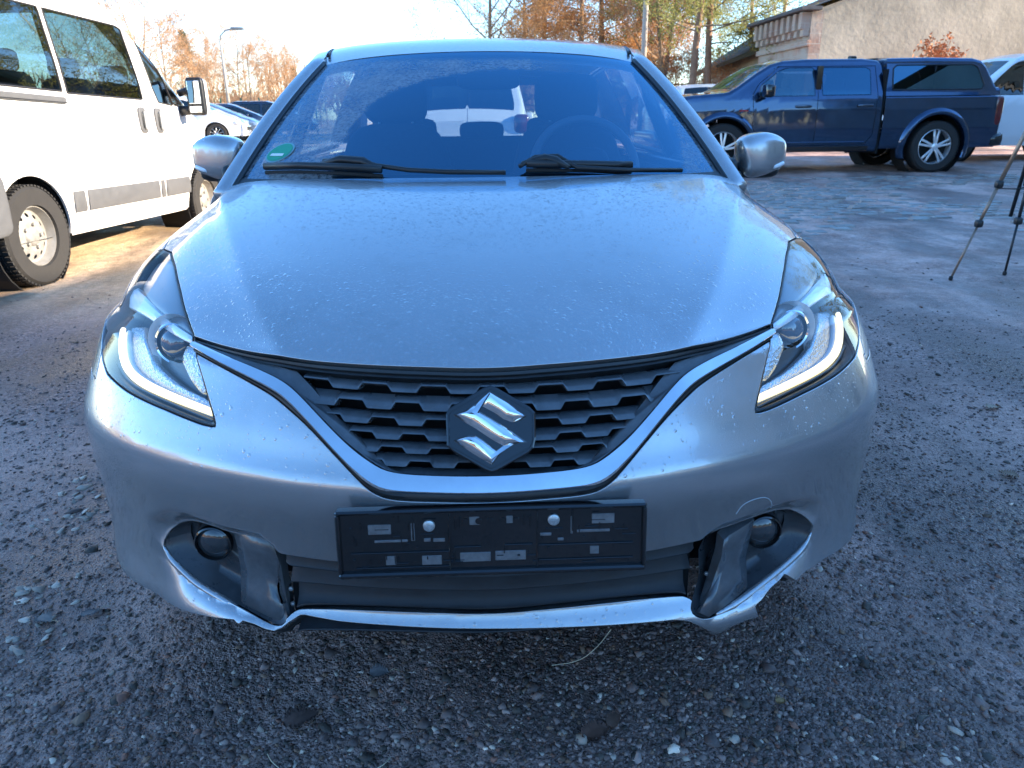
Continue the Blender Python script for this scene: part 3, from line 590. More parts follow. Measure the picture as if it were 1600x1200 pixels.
gu, gv = np.meshgrid(np.arange(-1.84, 1.841, .0135), np.arange(.0, VK[-1], .0125)); grid = np.stack([gu.ravel(), gv.ravel()], -1)
grid = grid+np.random.default_rng(1).uniform(-.001, .001, grid.shape); grid[:, 1] = np.clip(grid[:, 1], 0, VK[-1])
# wheel arch as a hole in the flank, and the bonnet / wing shut line
AR, AY, AZ = .335, .80, .305
def uv_at_side(y, z):
    q = np.array([1.25, VK[8]])
    for _ in range(40):
        qq = np.array([q, q+[1e-3, 0], q+[0, 1e-3]]); a = body0(qq)[:, 1:]; J = np.stack([(a[1]-a[0])/1e-3, (a[2]-a[0])/1e-3], 1)
        q = q+np.clip(np.linalg.lstsq(J, np.array([y, z])-a[0], rcond=None)[0], -.05, .05); q[0] = np.clip(q[0], .9, 1.845); q[1] = np.clip(q[1], VK[2], VK[-1]-.002)
    return q
arch = np.array([uv_at_side(AY+AR*math.cos(t), AZ+AR*math.sin(t)) for t in np.linspace(math.pi*1.08, math.pi*.0, 40)])
arch = resample(np.vstack([arch, [(1.85, arch[-1, 1])], [(1.85, VK[-1])], [(arch[0, 0], VK[-1])]]), ST, True)
hlm = np.argmin(HL[:, 1])
SH = resample(np.array([[-1.06, 0.0], [-1.075, .12], [-1.075, .25], [HL[hlm, 0], HL[hlm, 1]]]), ST)
bsplit = resample(np.array([HL[np.argmin(np.abs(HL[:, 0]+1.08)+np.abs(HL[:, 1]-VK[6])*2)], [-1.25, VK[6]-.02], [-1.85, VK[6]-.02]]), ST)
ends = [resample(np.array(p), ST) for p in ([(-1.85, 0), (1.85, 0)], [(-1.85, VK[-1]), (1.85, VK[-1])], [(-1.85, 0), (-1.85, VK[-1])], [(1.85, 0), (1.85, VK[-1])])]
crease = np.stack([-cru, crv], -1); crease = resample(crease, ST)
lines = [(HL, True), (mir(HL), True), (HF, False), (CI, False), (CB, False), (LG, True), (FL, True), (FRq, True), (BOT, False), (arch, True), (mir(arch), True),
         (SH, False), (mir(SH), False), (bsplit, False), (mir(bsplit), False), (crease, False), (mir(crease), False)]+[(e, False) for e in ends]
B.cut(grid, lines, .004)
C = B.C; au = np.abs(C[:, 0]); Cm = np.stack([-au, C[:, 1]], -1)
in_hl = inpoly(Cm, HL); in_arch = inpoly(np.stack([au, C[:, 1]], -1), arch)
vHF = np.interp(C[:, 0], HF[:, 0], HF[:, 1]); vBOT = np.empty(len(C))
below = inpoly(C, np.vstack([BOT, [(1.9, 9), (-1.9, 9)]]))
hlin = HL[HL[:, 1].argsort()]
hood_poly = np.vstack([[(-1.06, 0), (-1.075, .12), (-1.075, .25)], HL[hlm:hlm+1]])
# inner edge of the lamp from its top to the bonnet corner
i0 = hlm; i1 = int(np.argmin(((HL-HF[0])**2).sum(1))); n = len(HL)
fw = [HL[(i0+k) % n] for k in range((i1-i0) % n+1)]; bw = [HL[(i0-k) % n] for k in range((i0-i1) % n+1)]
inner = np.array(fw if len(fw) < len(bw) else bw)
inner = np.array(min((fw, bw), key=lambda L: np.abs(np.array(L)[:, 0]).max()))
HP = np.vstack([SH, inner, HF, mir(inner), mir(SH), [(1.06, -.01), (-1.06, -.01)]])
in_hood = inpoly(C, HP) & ~in_hl
grille_poly = np.vstack([HF, CB[::-1]]); in_gr = inpoly(C, grille_poly) & ~in_hood & ~in_hl
in_lg = inpoly(C, LG); in_fl, in_fr = inpoly(C, FL), inpoly(C, FRq)
rest = ~(in_hl | in_arch | below | in_hood | in_gr | in_lg | in_fl | in_fr)
# bumper below the lamp line, wing behind it
wing_poly = np.vstack([[(-1.6, -.1), (-1.06, -.1)], SH, [HL[(hlm+k) % n] for k in range(1)], ])
vb = np.interp(au, (1.0, 1.25, 1.85), (VK[6]+.0, VK[6]-.02, VK[6]-.02))
wing = rest & (au > .95) & (C[:, 1] < np.where(au < -bsplit[0, 0], bsplit[0, 1], vb))
wing &= ~in_hood
B.region(in_hood, 'bonnet', PAINT, car, inset=.002, flange=.022)
for s in (-1, 1): B.region(wing & (C[:, 0]*s > 0), 'wing', PAINT, car, inset=.0012)
bump_o = B.region(rest & ~wing, 'bumper', PAINT, car, inset=.0012, flange=.020)
# dark liner behind every gap and opening
lin = ~(below | in_arch) & (au < 1.2)
B.region(lin & ~in_hl & ~in_lg & ~in_fl & ~in_fr & ~in_gr, 'inner_liner', DARK, car, inset=-.004, flange=.01, off=-.026)
def off_pt(q, off): 
    q = np.atleast_2d(q); return body(q)+B0.N(q)*np.asarray(off).reshape(-1, 1) if np.ndim(off) else body(q)+B0.N(q)*off
def strip(a, b, prof, name, m, parent, step=.006, extra=None):
    """loft between two (u,v) curves; prof = list of (t across, offset along normal)"""
    n = max(len(a), len(b)); a = _resn(a, n); b = _resn(b, n)
    G_ = [[None]]; rows_ = []
    for t, o in prof: rows_.append(off_pt(a*(1-t)+b*t, o))
    return MB().grid(np.array(rows_)).build(name, m, parent, auto=40)
def _resn(a, n):
    a = np.asarray(a); L = np.r_[0, np.cumsum(np.linalg.norm(np.diff(a, axis=0), axis=1))]; t = np.linspace(0, L[-1], n)
    return np.stack([np.interp(t, L, a[:, k]) for k in (0, 1)], -1)
def matched(pa, pb, k=60):
    """two pixel curves matched point by point, mirrored to a full width pair"""
    A = _resn(np.array(smoothline(pa, 3, False, 2)), k); Bq = _resn(np.array(smoothline(pb, 3, False, 2)), k)
    a, b = tr(A), tr(Bq); a[-1, 0] = b[-1, 0] = 0
    return even(np.vstack([a, mir(a)[1:]])), even(np.vstack([b, mir(b)[1:]]))
# ---- grille
gr = bpy.data.objects.new('grille', None); link(gr, car)
a, b = matched(ch_in_px, ch_out_px); strip(a, b, [(-.1, -.012), (-.1, .0005), (-.04, .003), (.45, .0065), (.9, .0098), (1.03, .008), (1.09, .002), (1.09, -.012)], 'chrome_trim', CHROME, gr)
a, b = matched(ch_out_px, ch_blk_px); strip(a, b, [(-.1, -.012), (.1, -.001), (.5, .002), (.85, .001), (1.05, -.012)], 'trim_seal', BLACK, gr)
# backing and smooth surround
gin_px = [(455,574),(480,604),(505,633),(540,670),(575,706),(600,728),(622,741),(680,744),(769,745)]
gin = half2full(gin_px, 1); gtop_px = [(297,526),(340,540),(400,555),(470,567),(560,574),(660,579),(769,581)]
gtop = half2full(gtop_px); 
sp_a, sp_b = matched(ch_in_px, gin_px); strip(sp_a, sp_b, [(0, -.006), (.25, -.008), (.9, -.016), (1, -.02), (1.0, -.06)], 'surround', GREYP, gr)
lip_px = [(297,533),(340,547),(400,562),(470,575),(560,583),(660,588),(769,590)]
sp_a, sp_b = matched(gtop_px, lip_px); strip(sp_a, sp_b, [(-.4, -.03), (-.2, -.008), (.0, -.004), (.45, -.006), (.55, -.012), (1, -.012), (1.1, -.05)], 'top_seal', BLACK, gr)
sp_a, sp_b = matched(gtop_px, ch_out_px); strip(sp_a, sp_b, [(-.1, -.075), (.5, -.08), (1.1, -.075)], 'backing', DARK, gr)
def row_y(k, x):
    Y = [577, 607, 635.5, 660, 684, 706, 727, 748][k]
    return Y-13*((x-769)/250)**2-(x-769)*.0122 if k else 578-11*((x-769)/250)**2-(x-769)*.0122
gpoly = np.vstack([np.array(gin_px), [(1538-x, y-(1538-2*x)*.0122) for x, y in gin_px[::-1][1:]], [(1083, 566)], [(769, 580)]])
for k in range(1, 8):
    per = 94-3.4*(k-1); ph = 0.5 if k % 2 == 1 else 0.0
    xs = np.arange(430, 1108, 2.0); up, lo = [], []
    for x in xs:
        c = ((x-769)/per+ph) % 1.0; c = abs(c-.5)*2          # 0 mid-hole .. 1 mid-tooth  (phase)
        w = .56; d = np.clip((c-w+.14)/.16, 0, 1)
        if k == 7: d = 1
        h = 6.5-.35*k
        up.append((x, row_y(k-1, x)+h*(.75 if k > 1 else 0))); lo.append((x, row_y(k, x)+h*(2*d-1)))
    up, lo = np.array(up), np.array(lo)
    ins = inpoly(lo, gpoly) | inpoly(up, gpoly)
    up, lo = up[ins], lo[ins]
    U, Lw = tr(up), tr(lo)
    R = [off_pt(U, -.050), off_pt(U*.92+Lw*.08, -.036), off_pt(U*.6+Lw*.4, -.026), off_pt(U*.15+Lw*.85, -.0155), off_pt(Lw, -.0145), off_pt(Lw*1.0, -.018), off_pt(Lw*.9+U*.1, -.034)]
    MB().grid(np.array(R)).build('grille_bar', GREYP, gr, auto=35)
# ---- emblem
em = bpy.data.objects.new('emblem', None); link(em, car)
ec = off_pt(tr([(768, 671)]), 0.0)[0]; en = B0.N(tr([(768, 671)]))[0]; en = en/np.linalg.norm(en)
er = np.array([1.0, 0, 0]); eu = np.cross(en, er); eu /= np.linalg.norm(eu); 
if eu[2] < 0: eu = -eu
def epx(px, py):   # photo pixel -> emblem plane coordinates
    d = ray(px, py); t = ((ec-CAM) @ en)/(d @ en); p = CAM+d*t-ec; return p @ er, p @ eu
def esc(zx, zy): return epx(640+zx/6.154, 580+zy/6.154)
def plate3(poly, h0, h1, name, m, parent, inset=0.0, top=None):
    poly = np.array(poly); n_ = len(poly); c0 = poly.mean(0)
    def P3(p, h): return ec+er*p[0]+eu*p[1]+en*h
    V = [P3(p, h0) for p in poly]+[P3(p, h1-.001) for p in poly]+[P3(p+(c0-p)*inset, h1) for p in poly]
    F = [(i, (i+1) % n_, n_+(i+1) % n_, n_+i) for i in range(n_)]+[(n_+i, n_+(i+1) % n_, 2*n_+(i+1) % n_, 2*n_+i) for i in range(n_)]+[tuple(range(2*n_, 3*n_))]
    return mesh(name, V, F, m, parent)
hexo = [esc(*p) for p in [(775,140),(840,165),(1150,345),(1205,400),(1212,640),(1190,740),(1140,790),(840,960),(790,975),(730,955),(420,775),(360,720),(350,420),(375,365),(700,170)]]
hexi = [esc(*p) for p in [(778,178),(1150,385),(1178,420),(1180,690),(1150,745),(800,935),(778,940),(405,735),(385,690),(380,430),(400,395)]]
plate3(hexo, -.02, .006, 'bezel', GLOSSB, em, .03); plate3(hexi, .004, .0085, 'plate', GLOSSB, em, .01)
# the chrome letter: one outline, ridge raised along its spine
S_out = [(775,205),(1130,437),(1060,478),(985,495),(905,470),(840,430),(690,340),(650,380),(700,400),(1130,688),(1060,700),(980,715),(900,775),(790,905),(425,672),(500,640),(560,622),(620,622),(680,640),(870,745),(890,720),(425,427),(500,400),(620,330),(700,270)]
# three facets: build as bevelled pieces
def ridge(outline, spine, name):
    O = np.array([esc(*p) for p in outline]); Sx = np.array([esc(*p) for p in spine]); n_ = len(O)
    def P3(p, h): return ec+er*p[0]+eu*p[1]+en*h
    V = [P3(p, .007) for p in O]+[P3(p, .0105) for p in O]; F = [(i, (i+1) % n_, n_+(i+1) % n_, n_+i) for i in range(n_)]
    # rings shrinking onto the spine, raised to a rounded ridge
    def near(p):
        best = None
        for A_, B_ in zip(Sx[:-1], Sx[1:]):
            t_ = np.clip(((p-A_) @ (B_-A_))/((B_-A_) @ (B_-A_)), 0, 1); q = A_+t_*(B_-A_); d_ = ((p-q)**2).sum()
            if best is None or d_ < best[0]: best = (d_, q)
        return best[1]
    NS = np.array([near(p) for p in O]); V = [P3(p, .007) for p in O]; F = []
    tt = (0, .12, .4, .7, 1.0)
    for t_ in tt: V += [P3(o_+(q-o_)*t_, .0098+.0075*math.sin(math.pi/2*t_)) for o_, q in zip(O, NS)]
    for r_ in range(len(tt)): F += [(r_*n_+i, r_*n_+(i+1) % n_, (r_+1)*n_+(i+1) % n_, (r_+1)*n_+i) for i in range(n_)]
    o_ = mesh(name, V, F, CHROME, em); o_.data.polygons.foreach_set('use_smooth', np.ones(len(F), bool)); o_.data.set_sharp_from_angle(angle=rad(32)); return o_
def dens(o, k=8): 
    A = np.array(o, float); return [tuple(p) for i in range(len(A)) for p in [A[i]*(1-t/k)+A[(i+1) % len(A)]*t/k for t in range(k)]]
def sfac(outline, spine): ridge(dens(outline), spine, 'letter_stroke')
sfac([(775,205),(1130,437),(1070,478),(985,497),(905,470),(840,420),(700,345),(720,300)], [(770,255),(860,330),(960,400),(1080,440)])
sfac([(775,205),(720,300),(640,375),(760,445),(900,535),(1130,688),(1040,700),(960,712),(900,722),(780,655),(640,560),(520,490),(425,427),(540,385),(640,320),(710,262)], [(480,428),(600,410),(720,480),(900,620),(1050,690)])
sfac([(425,672),(500,640),(570,620),(640,628),(700,665),(850,790),(900,722),(1000,705),(930,745),(860,820),(790,905),(600,790)], [(470,672),(590,668),(700,740),(790,850)])
# ---- number plate holder
ph = bpy.data.objects.new('plate_holder', None); link(ph, car)
pc = at(769.5, 843, y=-.074); pt = rad(7)
pu = np.array([0, math.sin(pt), math.cos(pt)]); pn = np.array([0, -math.cos(pt), math.sin(pt)]); pr = np.array([1.0, 0, 0])
PW, PHh = .2475, .0585
def pl(a, b, h): return pc+pr*a+pu*b+pn*h
def pbox(mb, a0, a1, b0, b1, h0, h1, bev=.0012):
    R = np.stack([pr, pu, pn], 1); return mb.box(pl((a0+a1)/2, (b0+b1)/2, (h0+h1)/2), (a1-a0, b1-b0, abs(h1-h0)), R, bev)
def pc8(x, y): return (x-799)/1350*2*PW, -(y-230)/290*2*PHh
bk = MB(); pbox(bk, -PW+.004, PW-.004, -PHh+.004, PHh-.004, -.012, .0, .002); bk.build('back_plate', GLOSSB, ph)
fr = MB(); pbox(fr, -PW, PW, PHh-.007, PHh, -.012, .011, .003); pbox(fr, -PW, PW, -PHh, -PHh+.009, -.012, .009, .003)
pbox(fr, -PW, -PW+.006, -PHh+.009, PHh-.007, -.012, .009, .002); pbox(fr, PW-.006, PW, -PHh+.009, PHh-.007, -.012, .009, .002); fr.build('frame', GLOSSB, ph)
rb = MB()
for x0, x1, y, w in [(180,610,272,.0022),(200,610,336,.0022),(1000,1420,258,.0022),(1000,1420,322,.0022),(205,1400,356,.003),(630,750,256,.002),(850,975,252,.002)]:
    a0, b0 = pc8(x0, y); a1, _ = pc8(x1, y); pbox(rb, a0, a1, b0-w/2, b0+w/2, 0, .0035, .0006)
for x, y0, y1 in [(612,120,360),(995,110,350),(640,130,180),(630,270,330),(965,130,180),(660,130,170),(935,130,170),(455,125,220),(1150,110,200)]:
    a, b0 = pc8(x, y0); _, b1 = pc8(x, y1); pbox(rb, a-.0012, a+.0012, b1, b0, 0, .004, .0006)
rng = random.Random(5)
for i in range(70):
    x = rng.uniform(170, 1430); y = rng.uniform(115, 350)
    if 590 < x < 1010 and y < 270: continue
    w, h = rng.choice([(30, 4), (4, 30), (12, 8), (60, 3), (5, 14)]); a0, b0 = pc8(x-w/2, y+h/2); a1, b1 = pc8(x+w/2, y-h/2); pbox(rb, a0, a1, b0, b1, 0, .0022, .0005)
rb.build('ribs', GLOSSB, ph)
SLOT = mat('slot_showing_paint', (.16, .165, .17), .45, .5, noise=(90, .3))
for x0, x1, y0, y1 in [(260,360,152,194),(1235,1335,132,174),(330,375,287,326),(488,575,290,330),(655,790,282,322),(810,945,279,320),(1228,1268,270,304),(285,430,218,229),(1170,1315,198,210),(540,592,217,232),(1008,1058,207,220),(700,745,130,165),(860,890,130,162),(500,530,215,230),(1085,1112,230,243),(445,462,150,225),(1142,1152,140,215)]:
    a0, b0 = pc8(x0, y1); a1, b1 = pc8(x1, y0); m_ = MB(); pbox(m_, a0, a1, b0, b1, -.002, .0012, .0008); m_.build('slot', SLOT, ph)
SCREW = mat('zinc_screw', (.45, .5, .52), .35, .8, noise=(200, .4))
for x, y in [(525,162),(1068,152)]:
    a, b = pc8(x, y); m_ = MB().lathe([(0, .004), (.006, .0042), (.0092, .003), (.0098, 0)], pl(a, b, 0), pn, 20); pbox(m_, a-.004, a+.004, b-.0006, b+.0006, .0035, .0046, 0); m_.build('screw', SCREW, ph, auto=40)
for x in (685, 740, 790, 845, 905):
    a, b = pc8(x, 148); MB().lathe([(0, .0025), (.005, .0025), (.0055, 0)], pl(a, b, 0), pn, 14).build('clip', GLOSSB, ph)
# ---- lower grille
SLATM = mat('dark_slat_plastic', (.022, .024, .027), .5, spec=.3, noise=(25, .3)); lgo = bpy.data.objects.new('lower_grille', None); link(lgo, car)
sa, sb = matched(lg_top, [(440,972)]+lg_bot[1:], 50)
strip(sa, sb, [(-.25, -.055), (.5, -.06), (1.25, -.05)], 'backing', DARK, lgo)
for t0, t1 in ((-.12, .27), (.39, .61), (.74, .97), (1.07, 1.26)):
    R = []
    for t, o in ((t0, -.040), (t0, -.030), (t0+(t1-t0)*.5, -.021), (t1-.035, -.012), (t1-.015, -.0085), (t1, -.0085), (t1+.012, -.012), (t1+.012, -.042)):
        q = sa*(1-t)+sb*t; k = int(len(q)*.045); R.append(off_pt(q[k:-k], o))
    MB().grid(np.array(R)).build('slat', SLATM, lgo, auto=30)
MB().box((0, .19, .41), (1.14, .02, .20)).build('intake_dark_backing', DARK, car)  # black sheet added behind the intake to keep the opening dark
# ---- fog lamp pockets
for sgn, fq, lamp, split, nm in ((-1, fogLq, (312, 866), 345, 'L'), (1, fogRq, (1214, 846), 1178, 'R')):
    fo = bpy.data.objects.new('fog_lamp_bezel', None); link(fo, car)
    rim = resample(fq, .012, True); lc = tr([lamp])[0]
    lp = off_pt(lc, -.040)[0]; ln = np.array([0.06*sgn, -1, .02]); ln /= np.linalg.norm(ln)
    a_ = np.cross(ln, (0, 0, 1.0)); a_ /= np.linalg.norm(a_); b_ = np.cross(a_, ln)
    R = []
    ang = []
    rp = body(rim)-B0.N(rim)*.005
    for p in rp:
        d = p-lp; ang.append(math.atan2(d @ b_, d @ a_))
    circ = np.array([lp+.036*(a_*math.cos(t)+b_*math.sin(t)) for t in ang])
    for t in (0, .12, .3, .5, .7, .86, 1.0):
        dep = -.004*(1-t)
        p = rp*(1-t)+circ*t-B0.N(rim)*(.030*math.sin(math.pi*min(1, t*1.0))**1.2)
        R.append(np.vstack([p, p[:1]]))
    MB().grid(np.array(R), flip=(sgn > 0)).build('pocket', mat('fog_bezel_plastic', (.04, .043, .047), .3, noise=(30, .25)) if sgn < 0 else MATS['fog_bezel_plastic'], fo, auto=60)
    MB().lathe([(.037, .002), (.036, .012), (.033, .014), (.032, .004)], lp, ln, 32).build('ring', GLOSSB, fo, auto=40)
    MB().lathe([(.033, .004), (.025, .010), (.014, .0135), (0, .015)], lp, ln, 32).build('lamp_glass', mat('fog_glass', (.03, .035, .04), .06, coat=1.0) if sgn < 0 else MATS['fog_glass'], fo, smooth=True)
    MB().lathe([(.060, -.03), (.060, -.05), (0, -.05)], lp, ln, 20).build('back', DARK, fo)
    # inner wing of the bezel, standing proud beside the lower grille
    fl_px = {'L': [(340,846),(380,855),(409,862),(428,905),(443,945),(450,966),(436,974),(412,964),(372,946),(362,905),(352,870)],
             'R': [(1196,826),(1168,838),(1148,846),(1138,851),(1128,870),(1112,910),(1098,945),(1091,957),(1106,963),(1140,942),(1172,920),(1178,880),(1186,850)]}[nm]
    off = {'L': [-.006,.002,.004,.002,-.004,-.004,.002,.002,.002,-.016,-.020], 'R': [-.006,.0,.004,.006,.006,.006,.006,.008,.008,.004,-.004,-.02,-.02]}[nm]
    q = tr(fl_px); nn = len(q); top = off_pt(q, np.array(off)-(.012 if nm == 'L' else .004)); n_ = B0.N(q); cen = off_pt(q.mean(0), (-.020 if nm == 'L' else -.012))[0]
    mid = (top+cen)/2
    V = np.vstack([top, top-n_*.022, mid, cen[None]]); F = [(i, (i+1) % nn, nn+(i+1) % nn, nn+i) for i in range(nn)]+[((i+1) % nn, i, 2*nn+i, 2*nn+(i+1) % nn) for i in range(nn)]+[(2*nn+(i+1) % nn, 2*nn+i, 3*nn) for i in range(nn)]
    mesh('inner_flap', V, F, GREYP, fo).data.polygons.foreach_set('use_smooth', [False]*nn+[True]*(2*nn))
    # rolled lower lip of the opening, facing the sky
    lw = {'L': [(254,853),(262,868),(280,887),(306,911),(342,932),(368,946)], 'R': [(1270,830),(1262,847),(1244,868),(1216,892),(1188,914),(1152,941),(1120,958)]}[nm]
    q = tr(lw, smooth=2); rr_ = np.interp(np.linspace(0, 1, len(q)), (0, .15, .85, 1), (.003, .0075, .0085, .005)); MB().tube(body(q)-B0.N(q)*.003+np.array([0, 0, -.004]), rr_, 12).build('lip', PAINT, fo, smooth=True)
# torn lower edge: crumpled tongues of the bumper skin
TORN = [[(366,944),(373,958),(384,969),(378,975),(369,968),(362,952)], ]
# tow-eye cover line
te = tr([(1150,803),(1160,788),(1180,779),(1198,776),(1206,784),(1206,795)], smooth=2)
MB().tube(off_pt(te, .0003), .0007, 5).build('tow_cover_seam', mat('scuffed_edge', (.5, .5, .52), .5), car)
# sensor screws / clips between bezel and lower grille
for p in [(447,930),(450,946),(1112,905)]:
    MB().lathe([(0, .004), (.004, .003), (.005, 0)], off_pt(tr([p]), -.02)[0], (0, -1, 0), 10).build('clip', SCREW, car)
# ---- headlights
HOUS = mat('lamp_housing_grey', (.16, .17, .18), .35, .3, noise=(40, .2)); SILV = mat('lamp_silver_bezel', (.86, .87, .88), .28, .25)
UPC = mat('lamp_upper_cover', (.22, .225, .235), .3, .5); BLK2 = mat('lamp_inner_black', (.10, .105, .11), .3, .4)  # BLK2: dark plastic of the lamp housing and lower rim
DRL = mat('daytime_light_strip', (1, 1, .9), .4, emit=(1.0, .80, .32), es=.42); CRYS = mat('crystal_reflector', (.62, .64, .66), .12, .85, bump=(160, .9, .004))
for sgn in (-1, 1):
    mk = in_hl & (C[:, 0]*sgn > 0)
    hl = bpy.data.objects.new('headlight', None); link(hl, car)
    B.region(mk, 'lens', LENS, hl, inset=.0028, flange=.010)
    sd = (lambda q: np.asarray(q)*[-sgn, 1]) if sgn > 0 else (lambda q: q)
    o = B.region(mk, 'housing', BLK2, hl, inset=-.001, flange=.004, off=-.062)
    # dark seal round the lens
    ring = np.vstack([HL, HL[:1]])
    def P(q, off): return off_pt(np.asarray(q)*[-sgn, 1] if sgn > 0 else np.asarray(q), off)
    rr = [P(ring, -.075), P(ring, -.006), P(ring, -.0035)]
    cen = HL.mean(0); ring2 = ring+(cen-ring)*.035; rr += [P(ring2, -.005), P(ring2, -.07)]
    MB().grid(np.array(rr), flip=sgn > 0).build('seal', BLACK, hl, smooth=True)
    def patch(px, off, name, m, bul=0.0, thick=.01, smooth=True):
        q = tr(px); q = resample(q, .012, True); c = q.mean(0); R = []
        for t, o_ in ((0, off-thick), (0, off), (.06, off+.001+bul*.3), (.35, off+bul*.8), (.7, off+bul), (.98, off+bul)):
            qq = q+(c-q)*t; R.append(np.vstack([P(qq, o_), P(qq[:1], o_)]))
        return MB().grid(np.array(R), flip=sgn > 0).build(name, m, hl, auto=50)
    patch([(259,390),(248,386),(232,392),(214,414),(203,432),(212,448),(232,470),(256,493),(280,510),(288,513),(281,482),(272,440),(264,405)], -.022, 'upper_cover', UPC, .006)
    # silver brow sweeping from the outer corner to the inner one
    bt = [(192,436),(205,443),(219,455),(238,474),(262,494),(284,511)]; bb = [(176,472),(192,474),(212,484),(236,502),(262,519),(286,531)]
    A1, B1 = tr(_resn(smoothline(bt, 3, False, 2), 40)), tr(_resn(smoothline(bb, 3, False, 2), 40)); R = []
    for t, o_ in ((-.02, -.05), (0, -.020), (.2, -.014), (.6, -.013), (.95, -.018), (1.0, -.024), (1.02, -.06)): R.append(P(A1*(1-t)+B1*t, o_))
    MB().grid(np.array(R), flip=sgn > 0).build('silver_brow', SILV, hl, auto=40)
    # bowl and projector
    pcn = tr([(233, 518)])[0]; pp = P(pcn[None], -.054)[0]; ax = np.array([sgn*.18, -1.0, .02]); ax /= np.linalg.norm(ax)
    MB().lathe([(.060, .004), (.056, -.002), (.049, -.012), (.043, -.018)], pp, ax, 40).build('reflector_bowl', SILV, hl, smooth=True)
    MB().lathe([(.043, -.018), (.043, .010), (.040, .014), (.037, .012), (.037, -.01)], pp, ax, 40).build('projector_ring', CHROME, hl, auto=35)
    MB().lathe([(.037, -.004), (.033, .008), (.025, .017), (.014, .022), (0, .024)], pp, ax, 36).build('projector_lens', mat('projector_glass', (.05, .07, .10), .03, coat=1, spec=.9) if sgn < 0 else MATS['projector_glass'], hl, smooth=True)
    patch([(170,500),(186,496),(210,560),(250,592),(300,618),(316,640),(300,636),(240,612),(190,585),(168,560)], -.045, 'lower_reflector', CRYS, .006)
    patch([(272,532),(290,534),(300,560),(312,606),(300,612),(282,590),(268,560)], -.024, 'turn_signal_reflector', CRYS, .004)
    # L-shaped light guide
    g = tr(smoothline([(173,508),(171,534),(175,560),(187,580),(212,597),(250,614),(290,630),(324,643)], 4, False, 2)); w = .0105
    path = P(g, -.024); wv = np.interp(np.linspace(0, 1, len(path)), (0, .12, .4, 1), (.005, .0072, .0085, .0065))
    MB().tube(path, wv, 12).build('daytime_light', DRL, hl, smooth=True)
    MB().tube(P(g, -.036)+np.array([0, 0, -.004]), wv*1.35, 12).build('light_trough', SILV, hl, smooth=True)
    g2 = tr(smoothline([(164,560),(180,590),(212,608),(262,630),(318,655)], 4, False, 2)); MB().tube(P(g2, -.026), .0032, 8).build('lower_rim', BLK2, hl, smooth=True)
# ---- windscreen
def wsurf(a, b):
    a = np.asarray(a, float); b = np.asarray(b, float)
    bot = np.stack([.705*a, .945+.15*a**2+.045*a**4, 1.004-.012*a**2], -1); top = np.stack([.548*a, 1.70+.055*a**2+.02*a**4, 1.376-.026*a**2-.006*a**4], -1)
    P = bot*(1-b)[..., None]+top*b[..., None]; k = (b*(1-b)*4*.018)[..., None]
    return P+k*np.array([0, -.47, .88])
NA, NB_ = 141, 81
ga, gb = np.meshgrid(np.linspace(-1, 1, NA), np.linspace(0, 1, NB_)); wp = wsurf(ga, gb).reshape(-1, 3)
wi = [(i*NA+j, i*NA+j+1, (i+1)*NA+j+1, (i+1)*NA+j) for i in range(NB_-1) for j in range(NA-1)]
def dew_glass(name):
    m = glassmat(name, (.42, .54, .62), 1.7, 0.0, .175, (.26, .66, 1.0)); nt = m.node_tree; N = nt.nodes.new; L = nt.links.new
    out = [n for n in nt.nodes if n.type == 'OUTPUT_MATERIAL'][0]; base = out.inputs[0].links[0].from_socket
    at_ = N('ShaderNodeAttribute'); at_.attribute_name = 'dew'; tc = N('ShaderNodeTexCoord')
    v = N('ShaderNodeTexNoise'); v.inputs['Scale'].default_value = 85; v.inputs['Detail'].default_value = 5; v.inputs['Roughness'].default_value = .7; L(tc.outputs['Object'], v.inputs['Vector'])
    v2 = N('ShaderNodeTexNoise'); v2.inputs['Scale'].default_value = 9; v2.inputs['Detail'].default_value = 4; L(tc.outputs['Object'], v2.inputs['Vector'])
    s1 = N('ShaderNodeMath'); s1.operation = 'MULTIPLY_ADD'; L(v2.outputs[0], s1.inputs[0]); s1.inputs[1].default_value = .6; L(v.outputs[0], s1.inputs[2])
    r = N('ShaderNodeMapRange'); r.inputs[1].default_value = .62; r.inputs[2].default_value = .98; r.inputs[3].default_value = .08; r.inputs[4].default_value = .62; L(s1.outputs[0], r.inputs[0])
    mu = N('ShaderNodeMath'); mu.operation = 'MULTIPLY'; L(r.outputs[0], mu.inputs[0]); L(at_.outputs['Fac'], mu.inputs[1])
    d = N('ShaderNodeBsdfDiffuse'); d.inputs[0].default_value = (.75, .78, .8, 1); t = N('ShaderNodeBsdfTranslucent'); t.inputs[0].default_value = (.8, .82, .82, 1)
    a = N('ShaderNodeMixShader'); a.inputs[0].default_value = .6; L(d.outputs[0], a.inputs[1]); L(t.outputs[0], a.inputs[2])
    mx = N('ShaderNodeMixShader'); L(mu.outputs[0], mx.inputs[0]); L(base, mx.inputs[1]); L(a.outputs[0], mx.inputs[2]); L(mx.outputs[0], out.inputs[0])
    return m
ws = mesh('windscreen', wp, wi, dew_glass('dewy_windscreen'), car, smooth=True)
wpx = proj(wp)
clean = [(520,290),(528,240),(545,205),(560,185),(585,160),(625,138),(680,122),(740,112),(790,108),(860,112),(930,118),(985,128),(1020,152),(1046,185),(1060,215),(1068,260),(1075,300)]
dv_ = np.where(inpoly(wpx, clean), -1, 1)*dist_poly(wpx, clean, True)
dew = np.clip(dv_/5+.3+.35*np.sin(wpx[:, 0]*.21)*np.sin(wpx[:, 1]*.33+1), 0, 1)*np.where(wpx[:, 0] > 830, np.interp(wpx[:, 0], (830, 900, 1010, 1060, 1130), (.5, .12, .25, .6, .9)), 1)
dew *= np.clip((wpx[:, 1]-88)/10, 0, 1); dew = np.maximum(dew, .01)
